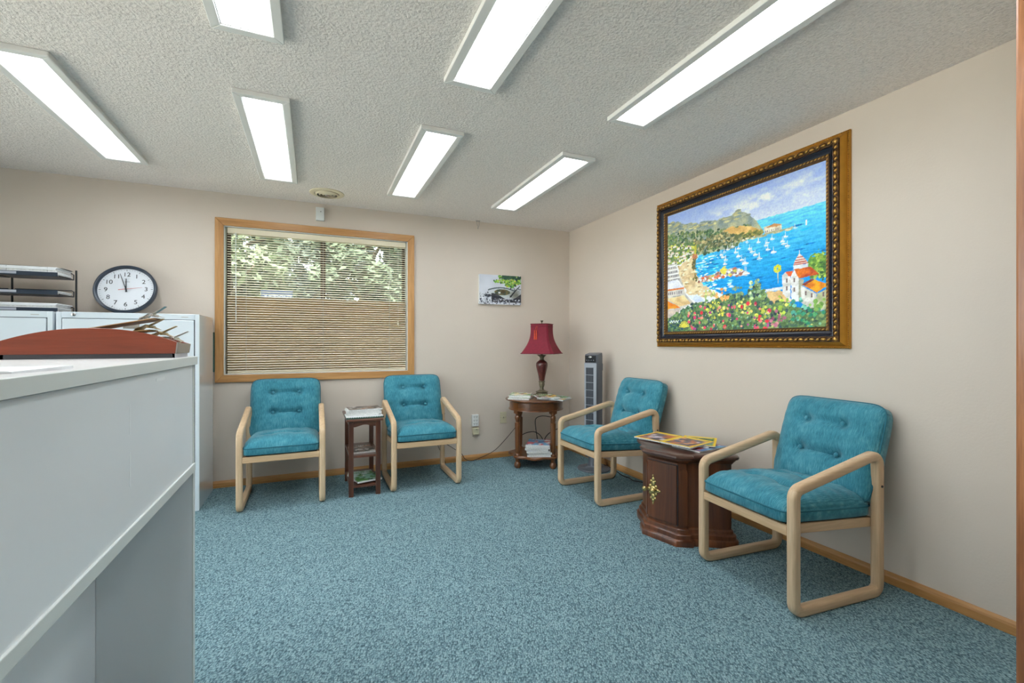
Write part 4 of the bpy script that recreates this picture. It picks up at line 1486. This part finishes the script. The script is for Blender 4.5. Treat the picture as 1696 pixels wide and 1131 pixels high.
    for x, y, rx, ry, cc in ((.432, .735, .045, .055, [(238, 170, 106), (226, 146, 84), (240, 190, 120)]), (.524, .735, .045, .05, [(130, 156, 120), (150, 172, 130), (104, 132, 104)]),
                             (.645, .73, .050, .075, [(156, 182, 140), (186, 204, 158), (120, 150, 120)]), (.33, .72, .05, .03, [(160, 172, 110), (190, 190, 130)]),
                             (.39, .84, .07, .07, [(214, 206, 92), (196, 196, 86), (150, 166, 80), (226, 214, 120)]), (.565, .84, .06, .06, [(206, 204, 110), (226, 214, 126), (170, 178, 90)]),
                             (.665, .89, .055, .055, [(204, 204, 96), (180, 190, 90), (220, 210, 120)]), (.79, .845, .045, .06, [(176, 196, 84), (150, 178, 76), (200, 208, 110)]),
                             (.865, .88, .04, .07, [(96, 176, 156), (74, 150, 132), (126, 190, 170)]), (.915, .935, .08, .06, [(46, 122, 96), (60, 136, 104), (84, 150, 100)]),
                             (.76, .93, .045, .05, [(176, 110, 130), (150, 90, 112), (196, 140, 140)]), (.17, .85, .07, .05, [(96, 136, 96), (70, 112, 86), (120, 150, 104)]),
                             (.06, .95, .08, .06, [(40, 70, 84), (54, 92, 86), (64, 100, 80)]), (.97, .87, .05, .04, [(130, 166, 84), (110, 146, 76)])):
        m_ = np.hypot((S_ - x) / rx, (T_ - y) / ry) < 1
        P.dabs(m_, int(5200 * (rx * ry) ** .62 / 8), cc, .009, .011)
    fm = fl & (T_ > .80) & (S_ > .18) & (S_ < .72)
    P.dabs(fm, 50, [(206, 72, 96), (222, 96, 110), (186, 60, 104), (230, 120, 120), (170, 84, 140), (236, 150, 130), (210, 60, 70)], .010, .013)
    P.dabs(fm, 20, [(240, 196, 190), (238, 220, 170), (222, 200, 210)], .004, .005)
    P.dabs(fl, 120, [(44, 66, 70), (190, 196, 120), (120, 160, 130)], .006, .006)
    for k_ in range(9):
        a_ = -PI * (k_ + .5) / 9
        for r_ in np.linspace(0, .05, 18):
            P.im[(abs(S_ - .145 - r_ * math.cos(a_) * .75) < .003) & (abs(T_ - .965 - r_ * math.sin(a_)) < .004)] = (206, 196, 84)
    # painter's scrawl
    for x in np.linspace(.02, .10, 60):
        P.im[(abs(S_ - x) < .0025) & (abs(T_ - .915 - .008 * math.sin(x * 300) + .002) < .003)] = (206, 214, 214)
    P.im += (P.noise(200, 150) - .5)[..., None] * 22 + (P.noise(70, 160) - .5)[..., None] * 12
    mean = P.im.mean(-1, keepdims=True)
    P.im = (mean + (P.im - mean) * 1.12) * 1.10 + 8
    return lin(P.im)


# ------------------------------------------------------------------ large framed painting on the right wall
PY0, PY1, PZ0, PZ1 = 1.490, 2.966, 1.164, 2.334
FW = .120
pt = thing('framed_painting', 'large seaside oil painting in a carved gold and black frame on the right wall', 'painting', (XR, (PY0 + PY1) / 2, PZ0))
# local frame: u = to the right as seen from the room (-Y world), v = up, n = out of the wall (-X world)
PM = Matrix(((0, 0, -1, 0), (-1, 0, 0, 0), (0, 1, 0, 0), (0, 0, 0, 1)))
pw_, ph_ = (PY1 - PY0), (PZ1 - PZ0)


def frame_side(k, prof):
    """k-th side, prof: list of (inset, height)"""
    def corner(i, o):
        x = (-pw_ / 2 + o) if i in (0, 3) else (pw_ / 2 - o)
        y = o if i in (0, 1) else ph_ - o
        return x, y
    a, b = k, (k + 1) % 4
    mb = MB()
    mb.loft([[(*corner(a, o), h) for o, h in prof], [(*corner(b, o), h) for o, h in prof]])
    return mb


for k in range(4):
    rail = frame_side(k, [(0, .001), (0, .014), (.006, .019), (.012, .016), (.014, .020), (.030, .034), (.036, .040), (.036, .001)]).xf(PM).build('frame_rail', 'gold_d', pt, 45)
    frame_side(k, [(.036, .001), (.036, .041), (.040, .048), (.052, .050), (.064, .048), (.068, .044), (.068, .001)]).xf(PM).build('carved_bed', 'gilt_deep', rail, 45)
    cv_ = frame_side(k, [(.068, .001), (.068, .046), (.072, .047), (.078, .036), (.088, .029), (.097, .028), (.097, .001)]).xf(PM).build('black_cove', 'blackcove', rail, 50)
    frame_side(k, [(.097, .001), (.097, .031), (.102, .035), (.109, .035), (.114, .028), (.122, .018), (.122, .001)]).xf(PM).build('inner_lip', 'bronze_gilt', rail, 45)
    hor = k in (0, 2)
    L0 = (pw_ if hor else ph_)
    orn, orn2, bead, rope = MB(), MB(), MB(), MB()

    def at(s_, o):
        # s_ along the side from its middle, o inset
        if k == 0:
            return Vector((s_, o, 0))
        if k == 2:
            return Vector((s_, ph_ - o, 0))
        if k == 1:
            return Vector((pw_ / 2 - o, ph_ / 2 + s_, 0))
        return Vector((-pw_ / 2 + o, ph_ / 2 + s_, 0))
    al = Vector((1, 0, 0)) if hor else Vector((0, 1, 0))
    ac = Vector((0, 1, 0)) if hor else Vector((1, 0, 0))
    up = Vector((0, 0, 1))
    Lc = L0 - 2 * .052
    n = int(Lc / .062)
    for i in range(n + 1):
        s_ = -Lc / 2 + Lc * i / n
        orn.ell(at(s_, .051) + up * .054, al * .015, ac * .0085, up * .009, 8, 5)
        for sg in (-1, 1):
            orn2.ell(at(s_, .051 + sg * .012) + up * .051, al * .020, ac * .0035, up * .006, 7, 4)
        if i < n:
            sm_ = s_ + Lc / n / 2
            orn.ell(at(sm_, .050) + up * .053, al * .010 + ac * .006, ac * .0055 - al * .003, up * .008, 7, 4)
            for sg in (-1, 1):
                orn2.ell(at(sm_ + sg * .012, .052 + sg * .006) + up * .052, al * .012 + ac * .007 * sg, ac * .0045, up * .007, 7, 4)
    Lb = L0 - .012
    n = int(Lb / .0115)
    for i in range(n + 1):
        s_ = -Lb / 2 + Lb * i / n
        bead.ell(at(s_, .006) + up * .018, al * .0046, ac * .0046, up * .0046, 6, 4)
    Lr = L0 - 2 * .106
    n = int(Lr / .021)
    for i in range(n + 1):
        s_ = -Lr / 2 + Lr * i / n
        rope.ell(at(s_, .106) + up * .035, al * .008 + ac * .0045, ac * .0035 - al * .002, up * .0045, 7, 4)
    orn2.xf(PM).build('carved_scroll', 'bronze_gilt', rail, 60)['kind'] = 'stuff'
    orn.xf(PM).build('carved_leaf', 'gold_b', rail, 60)['kind'] = 'stuff'
    bead.xf(PM).build('beading', 'gold', rail, 60)['kind'] = 'stuff'
    rope.xf(PM).build('rope_carving', 'gold_b', rail, 60)['kind'] = 'stuff'
cw_, chh = pw_ - 2 * .118, ph_ - 2 * .118
cme = paint_mesh('canvas', 'paint', cw_, chh, seaside())
co = link('canvas', cme, pt)
co['label'] = 'seaside harbour view painted in oils'
co.matrix_local = PM @ Matrix.Translation((0, ph_ / 2, .016))
MB().box(-cw_ / 2, cw_ / 2, .118, ph_ - .118, .004, .0145).xf(PM).build('backing', 'darkbase', pt)


# ------------------------------------------------------------------ small canvas print on the far wall
def eye_tree():
    P = Paint(100, 150, 3, 1.5)
    S_, T_ = P.S, P.T
    P.im[:] = np.array([206, 210, 220.])
    P.im += ((P.noise(5) - .5) * 16)[..., None]
    P.blob(.55, .62, .34, .20, (190, 200, 196), .5)
    P.blob(.86, .66, .2, .26, (120, 120, 108), .8)
    lid = (np.abs(T_ - (.43 + .9 * (S_ - .52) ** 2)) < .022) & (S_ > .2) & (S_ < .85)
    P.im[lid] = (92, 104, 110)
    iris = (np.hypot((S_ - .54) / .19, (T_ - .58) / .105) < 1) & (T_ > .47)
    P.fill(iris, (124, 108, 70), (70, 84, 72), 20)
    P.blob(.47, .60, .03, .03, (214, 218, 218))
    P.blob(.56, .56, .05, .05, (84, 74, 48))
    tr = (T_ > .74 + .12 * np.sin(S_ * 7 + 2.6) - .26 * np.clip(S_ - .6, 0, 1)) & (T_ < .92) & (S_ > .28)
    P.fill(tr, (44, 46, 56), (78, 76, 78), 26)
    P.blob(.20, .71, .09, .05, (52, 54, 64))
    P.dabs((T_ > .80), 150, [(206, 210, 220), (150, 154, 168), (96, 98, 112), (222, 226, 232), (60, 62, 74)], .016, .02)
    P.dabs((S_ < .2) & (T_ > .6), 40, [(206, 210, 216), (120, 124, 134), (80, 84, 94)], .014, .02)
    for (x0, y0, x1, y1, w) in ((.74, .72, .88, .48, .020), (.88, .48, .97, .34, .012), (.86, .52, .80, .36, .010), (.75, .42, .70, .30, .010), (.74, .46, .77, .24, .014), (.92, .44, .99, .46, .010)):
        for u in np.linspace(0, 1, 40):
            P.im[np.hypot(S_ - x0 - (x1 - x0) * u, (T_ - y0 - (y1 - y0) * u) * .7) < w * (1 - .4 * u)] = (52, 52, 54)
    lf = (T_ < .28 - .25 * np.clip(.52 - S_, 0, 1)) & (S_ > .46) | ((np.hypot((S_ - .74) / .14, (T_ - .31) / .09)) < 1) | ((S_ > .34) & (S_ < .62) & (abs(T_ - .20 + .12 * (S_ - .45)) < .05))
    P.dabs(lf, 260, [(140, 190, 66), (110, 160, 70), (70, 110, 64), (168, 206, 90), (46, 76, 60), (196, 190, 80)], .022, .030)
    P.dabs((T_ < .12) & (S_ > .55), 60, [(44, 74, 62), (60, 92, 70)], .03, .03)
    return lin(P.im)


cvp = thing('canvas_print', 'small frameless canvas print of a tree and an eye on the far wall', 'picture', (1.790, YB, 1.5955))
CM = Matrix(((1, 0, 0, 0), (0, 0, -1, 0), (0, 1, 0, 0), (0, 0, 0, 1)))
MB().box(-.234, .234, 0, .304, .001, .0295).xf(CM).build('stretcher', 'paper', cvp)
o = link('printed_canvas', paint_mesh('printed_canvas', 'canvasprint', .468, .304, eye_tree()), cvp)
o.matrix_local = CM @ Matrix.Translation((0, .152, .0300))


# ------------------------------------------------------------------ magazines
def cover(style, seed):
    P = Paint(28, 21, seed, .75)
    r = P.rng
    S_, T_ = P.S, P.T
    pal = {'photo': [(170, 120, 90), (90, 96, 110), (206, 196, 180), (60, 66, 72)], 'garden': [(96, 140, 60), (226, 226, 214), (190, 70, 84), (70, 96, 60), (226, 200, 120)],
           'blue': [(110, 170, 206), (206, 90, 96), (226, 226, 222), (70, 110, 160)], 'grey': [(140, 124, 112), (84, 78, 74), (206, 200, 196), (52, 46, 46), (176, 130, 100)],
           'leaf': [(70, 126, 52), (190, 210, 206), (130, 176, 156), (224, 230, 226), (48, 84, 56)], 'animal': [(190, 110, 70), (100, 96, 110), (206, 196, 206), (226, 160, 110), (70, 66, 80)],
           'white': [(226, 226, 224), (206, 208, 210), (196, 206, 216), (232, 232, 228)], 'colour': [(196, 56, 96), (80, 130, 66), (226, 222, 210), (52, 80, 60), (226, 186, 60)]}[style.split('+')[0]]
    P.fill(np.ones_like(S_, bool), pal[0], pal[1], 5)
    for _ in range(26):
        P.blob(r.uniform(0, 1), r.uniform(.15, .95), r.uniform(.06, .2), r.uniform(.04, .13), pal[r.integers(0, len(pal))], 0, .3)
    if 'yellow' in style:
        b = (S_ < .075) | (S_ > .925) | (T_ < .06) | (T_ > .94)
        P.im[b] = (246, 204, 26)
        P.im[(T_ > .06) & (T_ < .17) & ~b & (S_ > .12) & (S_ < .88)] = (226, 196, 90)
    elif style != 'white':
        P.im[(T_ > .05) & (T_ < .13) & (S_ > .1) & (S_ < .85)] = pal[2]
        P.im[(T_ > .055) & (T_ < .12) & (np.abs(((S_ * 9) % 1) - .5) < .3) & (S_ > .12) & (S_ < .8)] = pal[1]
    return lin(P.im)


def magazine(label, loc, rz, w=.205, h=.272, t=.006, style='photo', seed=0, group='magazines', curl=0., pitch=0., spine='pages'):
    o = thing('magazine', label, 'magazine', loc, rz, group)
    if pitch:
        o.rotation_euler = (pitch, 0, rz)
    nx = 8
    lo_, hi_ = [], []
    bend = lambda x, y: curl * ((x / (w / 2)) ** 2) * (1 if not isinstance(x, np.ndarray) else 1)
    mb = MB()
    loops = []
    for i in range(nx + 1):
        x = -w / 2 + w * i / nx
        b = bend(x, 0)
        loops.append([(x, -h / 2, b), (x, h / 2, b), (x, h / 2, b + t), (x, -h / 2, b + t)])
    mb.loft(loops).build('pages', spine, o)
    me = paint_mesh('cover', 'print', w, h, cover(style, seed), (lambda X_, Y_: curl * (X_ / (w / 2)) ** 2))
    k = link('cover', me, o)
    k.location = (0, 0, t + .0006)
    return o


G1 = 'magazines on the octagonal cabinet table'
zt = .5355
magazine('pale green magazine under the left yellow-bordered one on the octagonal cabinet', (2.215, 2.475, zt), math.radians(-62), style='leaf', seed=31, group=G1)
magazine('yellow-bordered magazine at the left of the octagonal cabinet top, nearest the middle chair', (2.185, 2.462, zt + .0075), math.radians(-76), style='animal+yellow', seed=12, group=G1, t=.007)
magazine('blue magazine at the bottom of the right pile on the octagonal cabinet', (2.245, 2.160, zt), math.radians(-82), style='blue', seed=33, group=G1, t=.007)
magazine('grey and white magazine in the right pile on the octagonal cabinet, partly hidden', (2.300, 2.240, zt + .0085), math.radians(-58), style='grey', seed=34, group=G1, t=.006)
magazine('pale magazine with yellow trim at the back of the right pile on the octagonal cabinet', (2.310, 2.225, zt + .016), math.radians(-50), style='leaf+yellow', seed=35, group=G1, t=.005)
magazine('yellow-bordered magazine topping the right pile, frontmost on the octagonal cabinet', (2.185, 2.200, zt + .0225), math.radians(-76), style='animal+yellow', seed=16, group=G1, t=.008)

G2 = 'magazines on the round end table'
zt = .6555
ra = lambda a: TA + math.radians(a)
magazine('green garden magazine at the bottom of the left pile on the round table', (1.868, 4.030, zt), math.radians(-38), style='garden', seed=41, group=G2, t=.015)
magazine('folded newspaper on top of the left pile on the round table', (1.872, 4.050, zt + .0165), math.radians(-30), style='garden', seed=42, group=G2, t=.022)
magazine('yellow-edged magazine under the right fan of magazines on the round table', (2.125, 3.830, zt), math.radians(35), style='colour+yellow', seed=43, group=G2, t=.012)
magazine('dark green magazine in the right fan on the round table', (2.112, 3.832, zt + .0135), math.radians(12), style='leaf', seed=44, group=G2, t=.012)
magazine('colourful magazine on top of the right fan on the round table, overhanging the front edge', (2.040, 3.850, zt + .027), math.radians(-12), style='colour', seed=45, group=G2, t=.008)

G3 = 'magazines stacked on the lower shelf of the round table'
z_ = .1185
rnd = random.Random(5)
names = ['bottom', 'second from the bottom', 'third from the bottom', 'fourth from the bottom', 'second from the top', 'top']
for k in range(6):
    t_ = [.020, .018, .016, .020, .016, .018][k]
    magazine('magazine bundle in the stack on the round table shelf, the %s one' % (names[k] if k < 5 else 'blue and red topmost'), (2.005 + rnd.uniform(-.012, .012), 3.935 + rnd.uniform(-.01, .01), z_), TA + rnd.uniform(-.12, .12), w=.222, h=.27, style='blue' if k == 5 else 'white', seed=60 + k, group=G3, t=t_)
    z_ += t_ + .0015

G4 = 'reading matter on the narrow stand'
nb = thing('spiral_notebook', 'white notebook with green toothed binding under the pile on the narrow stand', 'notebook', (.378, 3.836, .6035), 0, G4)
box('cover_board', 'greenboard', nb, -.142, .142, -.115, .115, 0, .004)
box('pages', 'paper', nb, -.140, .140, -.108, .113, .0042, .010)
for k in range(22):
    x = -.135 + .27 * k / 21
    box('binding_tooth', 'greenboard', nb, x - .0035, x + .0035, -.117, -.106, .0042, .0125)
z_ = .6155
for k, (t_, stl, nm) in enumerate(((.014, 'white', 'white magazine at the bottom of the pile on the narrow stand, on the notebook'), (.012, 'white', 'thin white magazine second in the pile on the narrow stand'), (.012, 'white', 'white magazine third in the pile on the narrow stand'), (.010, 'grey', 'brown and grey magazine on top of the pile on the narrow stand'))):
    magazine(nm, (.375 + (.006 if k % 2 else -.006), 3.875, z_), math.radians(90 + (k * 3 - 4)), w=.185, h=.255, t=t_, style=stl, seed=80 + k, group=G4)
    z_ += t_ + .0012
magazine('grey patterned magazine on the middle shelf of the narrow stand', (.365, 3.900, .3185), math.radians(4), w=.175, h=.245, t=.014, style='grey', seed=90, group=G4)
magazine('pale blue magazine at the back of the bottom shelf of the narrow stand', (.372, 3.965, .0865), math.radians(3), w=.19, h=.25, t=.010, style='leaf', seed=91, group=G4)
magazine('magazine with green leaf cover sticking out of the bottom shelf of the narrow stand', (.385, 3.870, .098), math.radians(14), w=.195, h=.255, t=.012, style='leaf', seed=93, group=G4)

# ------------------------------------------------------------------ wall fittings
ms = thing('motion_sensor', 'small white alarm sensor box above the window', 'sensor', (.058, YB, 2.283))
box('case', 'white', ms, -.035, .035, -.032, 0, 0, .118, .006)
MB().lathe([(.004, 0), (.004, .002), (.001, .0025)], 10).xf(Matrix.Translation((.006, -.032, .078)) @ Matrix.Rotation(PI / 2, 4, 'X')).build('indicator', 'ink', ms)

ol = thing('power_outlet', 'white six-way power outlet on the far wall right of the chairs', 'outlet', (1.514, YB, .345))
box('plate', 'white', ol, -.036, .036, -.030, 0, 0, .120, .004)
for r in range(3):
    for a in (-1, 1):
        so = MB()
        so.box(a * .013 - .006, a * .013 - .003, -.0312, -.0298, .024 + r * .035, .034 + r * .035)
        so.box(a * .013 + .003, a * .013 + .006, -.0312, -.0298, .024 + r * .035, .034 + r * .035)
        so.box(a * .013 - .002, a * .013 + .002, -.0312, -.0298, .016 + r * .035, .020 + r * .035)
        so.build('socket', 'ink', ol)
ad = thing('plug_adapter', 'ivory plug box mounted just below the white power outlet', 'adapter', (1.518, YB, .262))
box('case', 'beige', ad, -.031, .031, -.040, 0, 0, .072, .005)
box('slot', 'ink', ad, -.004, .008, -.0412, -.0398, .052, .056)
ph = thing('phone_jack', 'ivory wall plate with a round jack left of the round table', 'wall plate', (1.830, YB, .354))
box('plate', 'beige', ph, -.036, .036, -.007, 0, 0, .118, .003)
MB().lathe([(.012, 0), (.012, .004), (.009, .006), (.001, .006)], 20).xf(Matrix.Translation((0, -.007, .059)) @ Matrix.Rotation(PI / 2, 4, 'X')).build('jack', 'beige', ph, 50)
MB().lathe([(.004, 0), (.004, .002), (.001, .002)], 10).xf(Matrix.Translation((0, -.013, .062)) @ Matrix.Rotation(PI / 2, 4, 'X')).build('jack_hole', 'ink', ph)
for dx in (-.026, .026):
    MB().lathe([(.003, 0), (.003, .0015), (.001, .0015)], 10).xf(Matrix.Translation((dx, -.007, .059)) @ Matrix.Rotation(PI / 2, 4, 'X')).build('screw', 'brassy', ph)
hk = thing('ceiling_hook', 'small grey metal hook at the ceiling line above the canvas print', 'hook', (1.540, YB - .03, HC))
MB().box(-.022, .022, -.010, .010, -.004, 0).build('plate', 'silver', hk)
MB().tube([(-.014, 0, -.002), (-.012, 0, -.03), (-.002, 0, -.055), (.004, 0, -.066), (.012, 0, -.045), (.012, 0, -.002)], .0028, 8).build('wire', 'silver', hk, 60)
MB().lathe([(.001, -.084), (.005, -.080), (.005, -.070), (.001, -.064)], 10).build('knob_end', 'silver', hk, 60)


# ------------------------------------------------------------------ cords
def smooth_path(p, n=8):
    p = [Vector(q_) for q_ in p]
    out_ = []
    for i in range(len(p) - 1):
        p0, p1, p2, p3 = p[max(0, i - 1)], p[i], p[i + 1], p[min(len(p) - 1, i + 2)]
        for k in range(n):
            t_ = k / n
            out_.append(.5 * ((2 * p1) + (p2 - p0) * t_ + (2 * p0 - 5 * p1 + 4 * p2 - p3) * t_ ** 2 + (3 * p1 - p0 - 3 * p2 + p3) * t_ ** 3))
    out_.append(p[-1])
    return out_


def cord(name, label, pts, r, m):
    o = MB().tube(smooth_path(pts), r, 7).build(name, m, None, 70)
    return tag(o, label, 'cord', 'loose electrical cords')


cord('extension_cable', 'brown cord running along the far wall from behind the round table to the floor', [(2.02, 4.385, .36), (1.948, 4.38, .29), (1.848, 4.375, .191), (1.726, 4.37, .089), (1.593, 4.365, .035), (1.47, 4.36, .006), (1.40, 4.365, .030), (1.368, 4.375, .08), (1.286, 4.385, .142), (1.20, 4.388, .20)], .0032, 'cord')
cord('extension_cable', 'thin cord hanging behind the chair right of the narrow stand', [(1.10, 4.388, .30), (1.127, 4.386, .187), (1.165, 4.382, .10), (1.182, 4.376, .063), (1.20, 4.365, .006)], .0026, 'cord')
cord('extension_cable', 'black cord arching high under the round table', [(2.36, 4.22, .375), (2.30, 4.235, .412), (2.204, 4.24, .428), (2.140, 4.24, .412), (2.119, 4.23, .37), (2.124, 4.215, .27), (2.135, 4.205, .175), (2.14, 4.20, .122)], .0042, 'cordk')
cord('extension_cable', 'black cord forming the low left arch under the round table', [(1.955, 4.300, .185), (1.993, 4.285, .236), (2.05, 4.268, .262), (2.115, 4.25, .267), (2.165, 4.23, .240), (2.190, 4.20, .19), (2.180, 4.168, .123)], .0042, 'cordk')
cord('extension_cable', 'black cord forming the low right arch under the round table', [(2.42, 4.16, .31), (2.337, 4.175, .288), (2.26, 4.18, .255), (2.207, 4.172, .213), (2.180, 4.150, .168), (2.160, 4.130, .123)], .0042, 'cordk')
cord('fan_cable', 'black fan cord lying on the carpet by the right wall', [(2.600, 3.70, .006), (2.598, 3.60, .006), (2.578, 3.46, .005), (2.545, 3.34, .005), (2.552, 3.25, .005), (2.535, 3.17, .005), (2.575, 3.10, .005), (2.60, 2.95, .005), (2.60, 2.7, .005)], .0045, 'cordk')

# ------------------------------------------------------------------ outdoors beyond the window
struct(box('ground_outside', 'ground', None, -24, 20, YB + .2, 30, -.25, -.2))
gp = MB().box(-24, XL - .15, -24, YB + .2, -.25, -.2).box(XL - .15, 20, -24, YF - .15, -.25, -.2)
struct(gp.build('pavement_outside', 'concrete'))
sg = thing('outdoor_sign', 'blue sign with white lettering outside, just above the tan shade', 'sign', (-.390, 6.05, -.2))
box('post', 'bronze', sg, -.02, .02, .012, .05, 0, 1.80, .002)
box('board', 'sign', sg, -.170, .170, 0, .012, 1.66, 2.020, .002)
for s_, x_ in (('JUST', -.072), ("DON'T", .070)):
    o = link('lettering', text_mesh(s_, .060, 'signw', .001), sg)
    o.matrix_local = Matrix.Translation((x_, -.002, 1.936)) @ Matrix.Rotation(PI / 2, 4, 'X')


def tree(name, label, x, y, h, r, lm_, n, seed, zc=.6):
    t = thing(name, label, 'tree', (x, y, -.2), 0, 'trees outside the window')
    rnd_ = random.Random(seed)
    tr_ = MB().tube([(0, 0, 0), (.05, .02, h * .3), (-.04, .05, h * .6), (.02, 0, h * .9)], [.12, .10, .07, .03], 9)
    for _ in range(7):
        a = rnd_.uniform(0, 2 * PI)
        z0 = rnd_.uniform(.3, .7) * h
        tr_.tube([(0, 0, z0), (math.cos(a) * r * .4, math.sin(a) * r * .4, z0 + r * .35), (math.cos(a) * r * .8, math.sin(a) * r * .8, z0 + r * .5)], [.05, .03, .012], 6)
    tr_.build('trunk', 'bark', t, 60)
    lf = MB()
    cl_ = [(rnd_.uniform(-.75, .75) * r, rnd_.uniform(-.75, .75) * r, h * zc + rnd_.uniform(-.36, .36) * h, rnd_.uniform(.20, .34) * r) for _ in range(70)]
    for _ in range(n):
        cx0, cy0, cz0, cr = cl_[rnd_.randrange(len(cl_))]
        d = Vector((rnd_.gauss(0, 1), rnd_.gauss(0, 1), rnd_.gauss(0, .8))).normalized() * cr * rnd_.uniform(.4, 1)
        p = Vector((cx0, cy0, cz0)) + d
        a = Vector((rnd_.gauss(0, 1), rnd_.gauss(0, 1), rnd_.gauss(0, .6))).normalized()
        b = a.orthogonal().normalized()
        L_, w_ = rnd_.uniform(.06, .13), rnd_.uniform(.025, .055)
        lf.add([p - a * L_, p + b * w_, p + a * L_, p - b * w_], [(0, 1, 2, 3)])
    f = lf.build('foliage', lm_, t)
    f['kind'] = 'stuff'
    return t


tree('leafy_tree', 'light green tree seen through the left pane of the window', -1.30, 9.0, 4.4, 1.08, 'leafA', 13000, 1)
tree('leafy_tree', 'mid green tree seen through the window beside the mullion', .95, 9.3, 4.8, 1.05, 'leafB', 13000, 2)
tree('leafy_tree', 'grey green tree seen through the right pane of the window', 3.2, 9.4, 5.0, 1.05, 'leafC', 13000, 3)
tree('leafy_tree', 'tall pale tree farther back at the left beyond the window', -4.0, 13.2, 5.8, 1.6, 'leafA', 12000, 4)
tree('leafy_tree', 'tall grey green tree farther back in the middle of the window', -.40, 13.6, 6.2, 1.6, 'leafC', 12000, 5)
tree('leafy_tree', 'tall green tree farther back at the right beyond the window', 3.2, 13.4, 6.0, 1.6, 'leafB', 12000, 6)
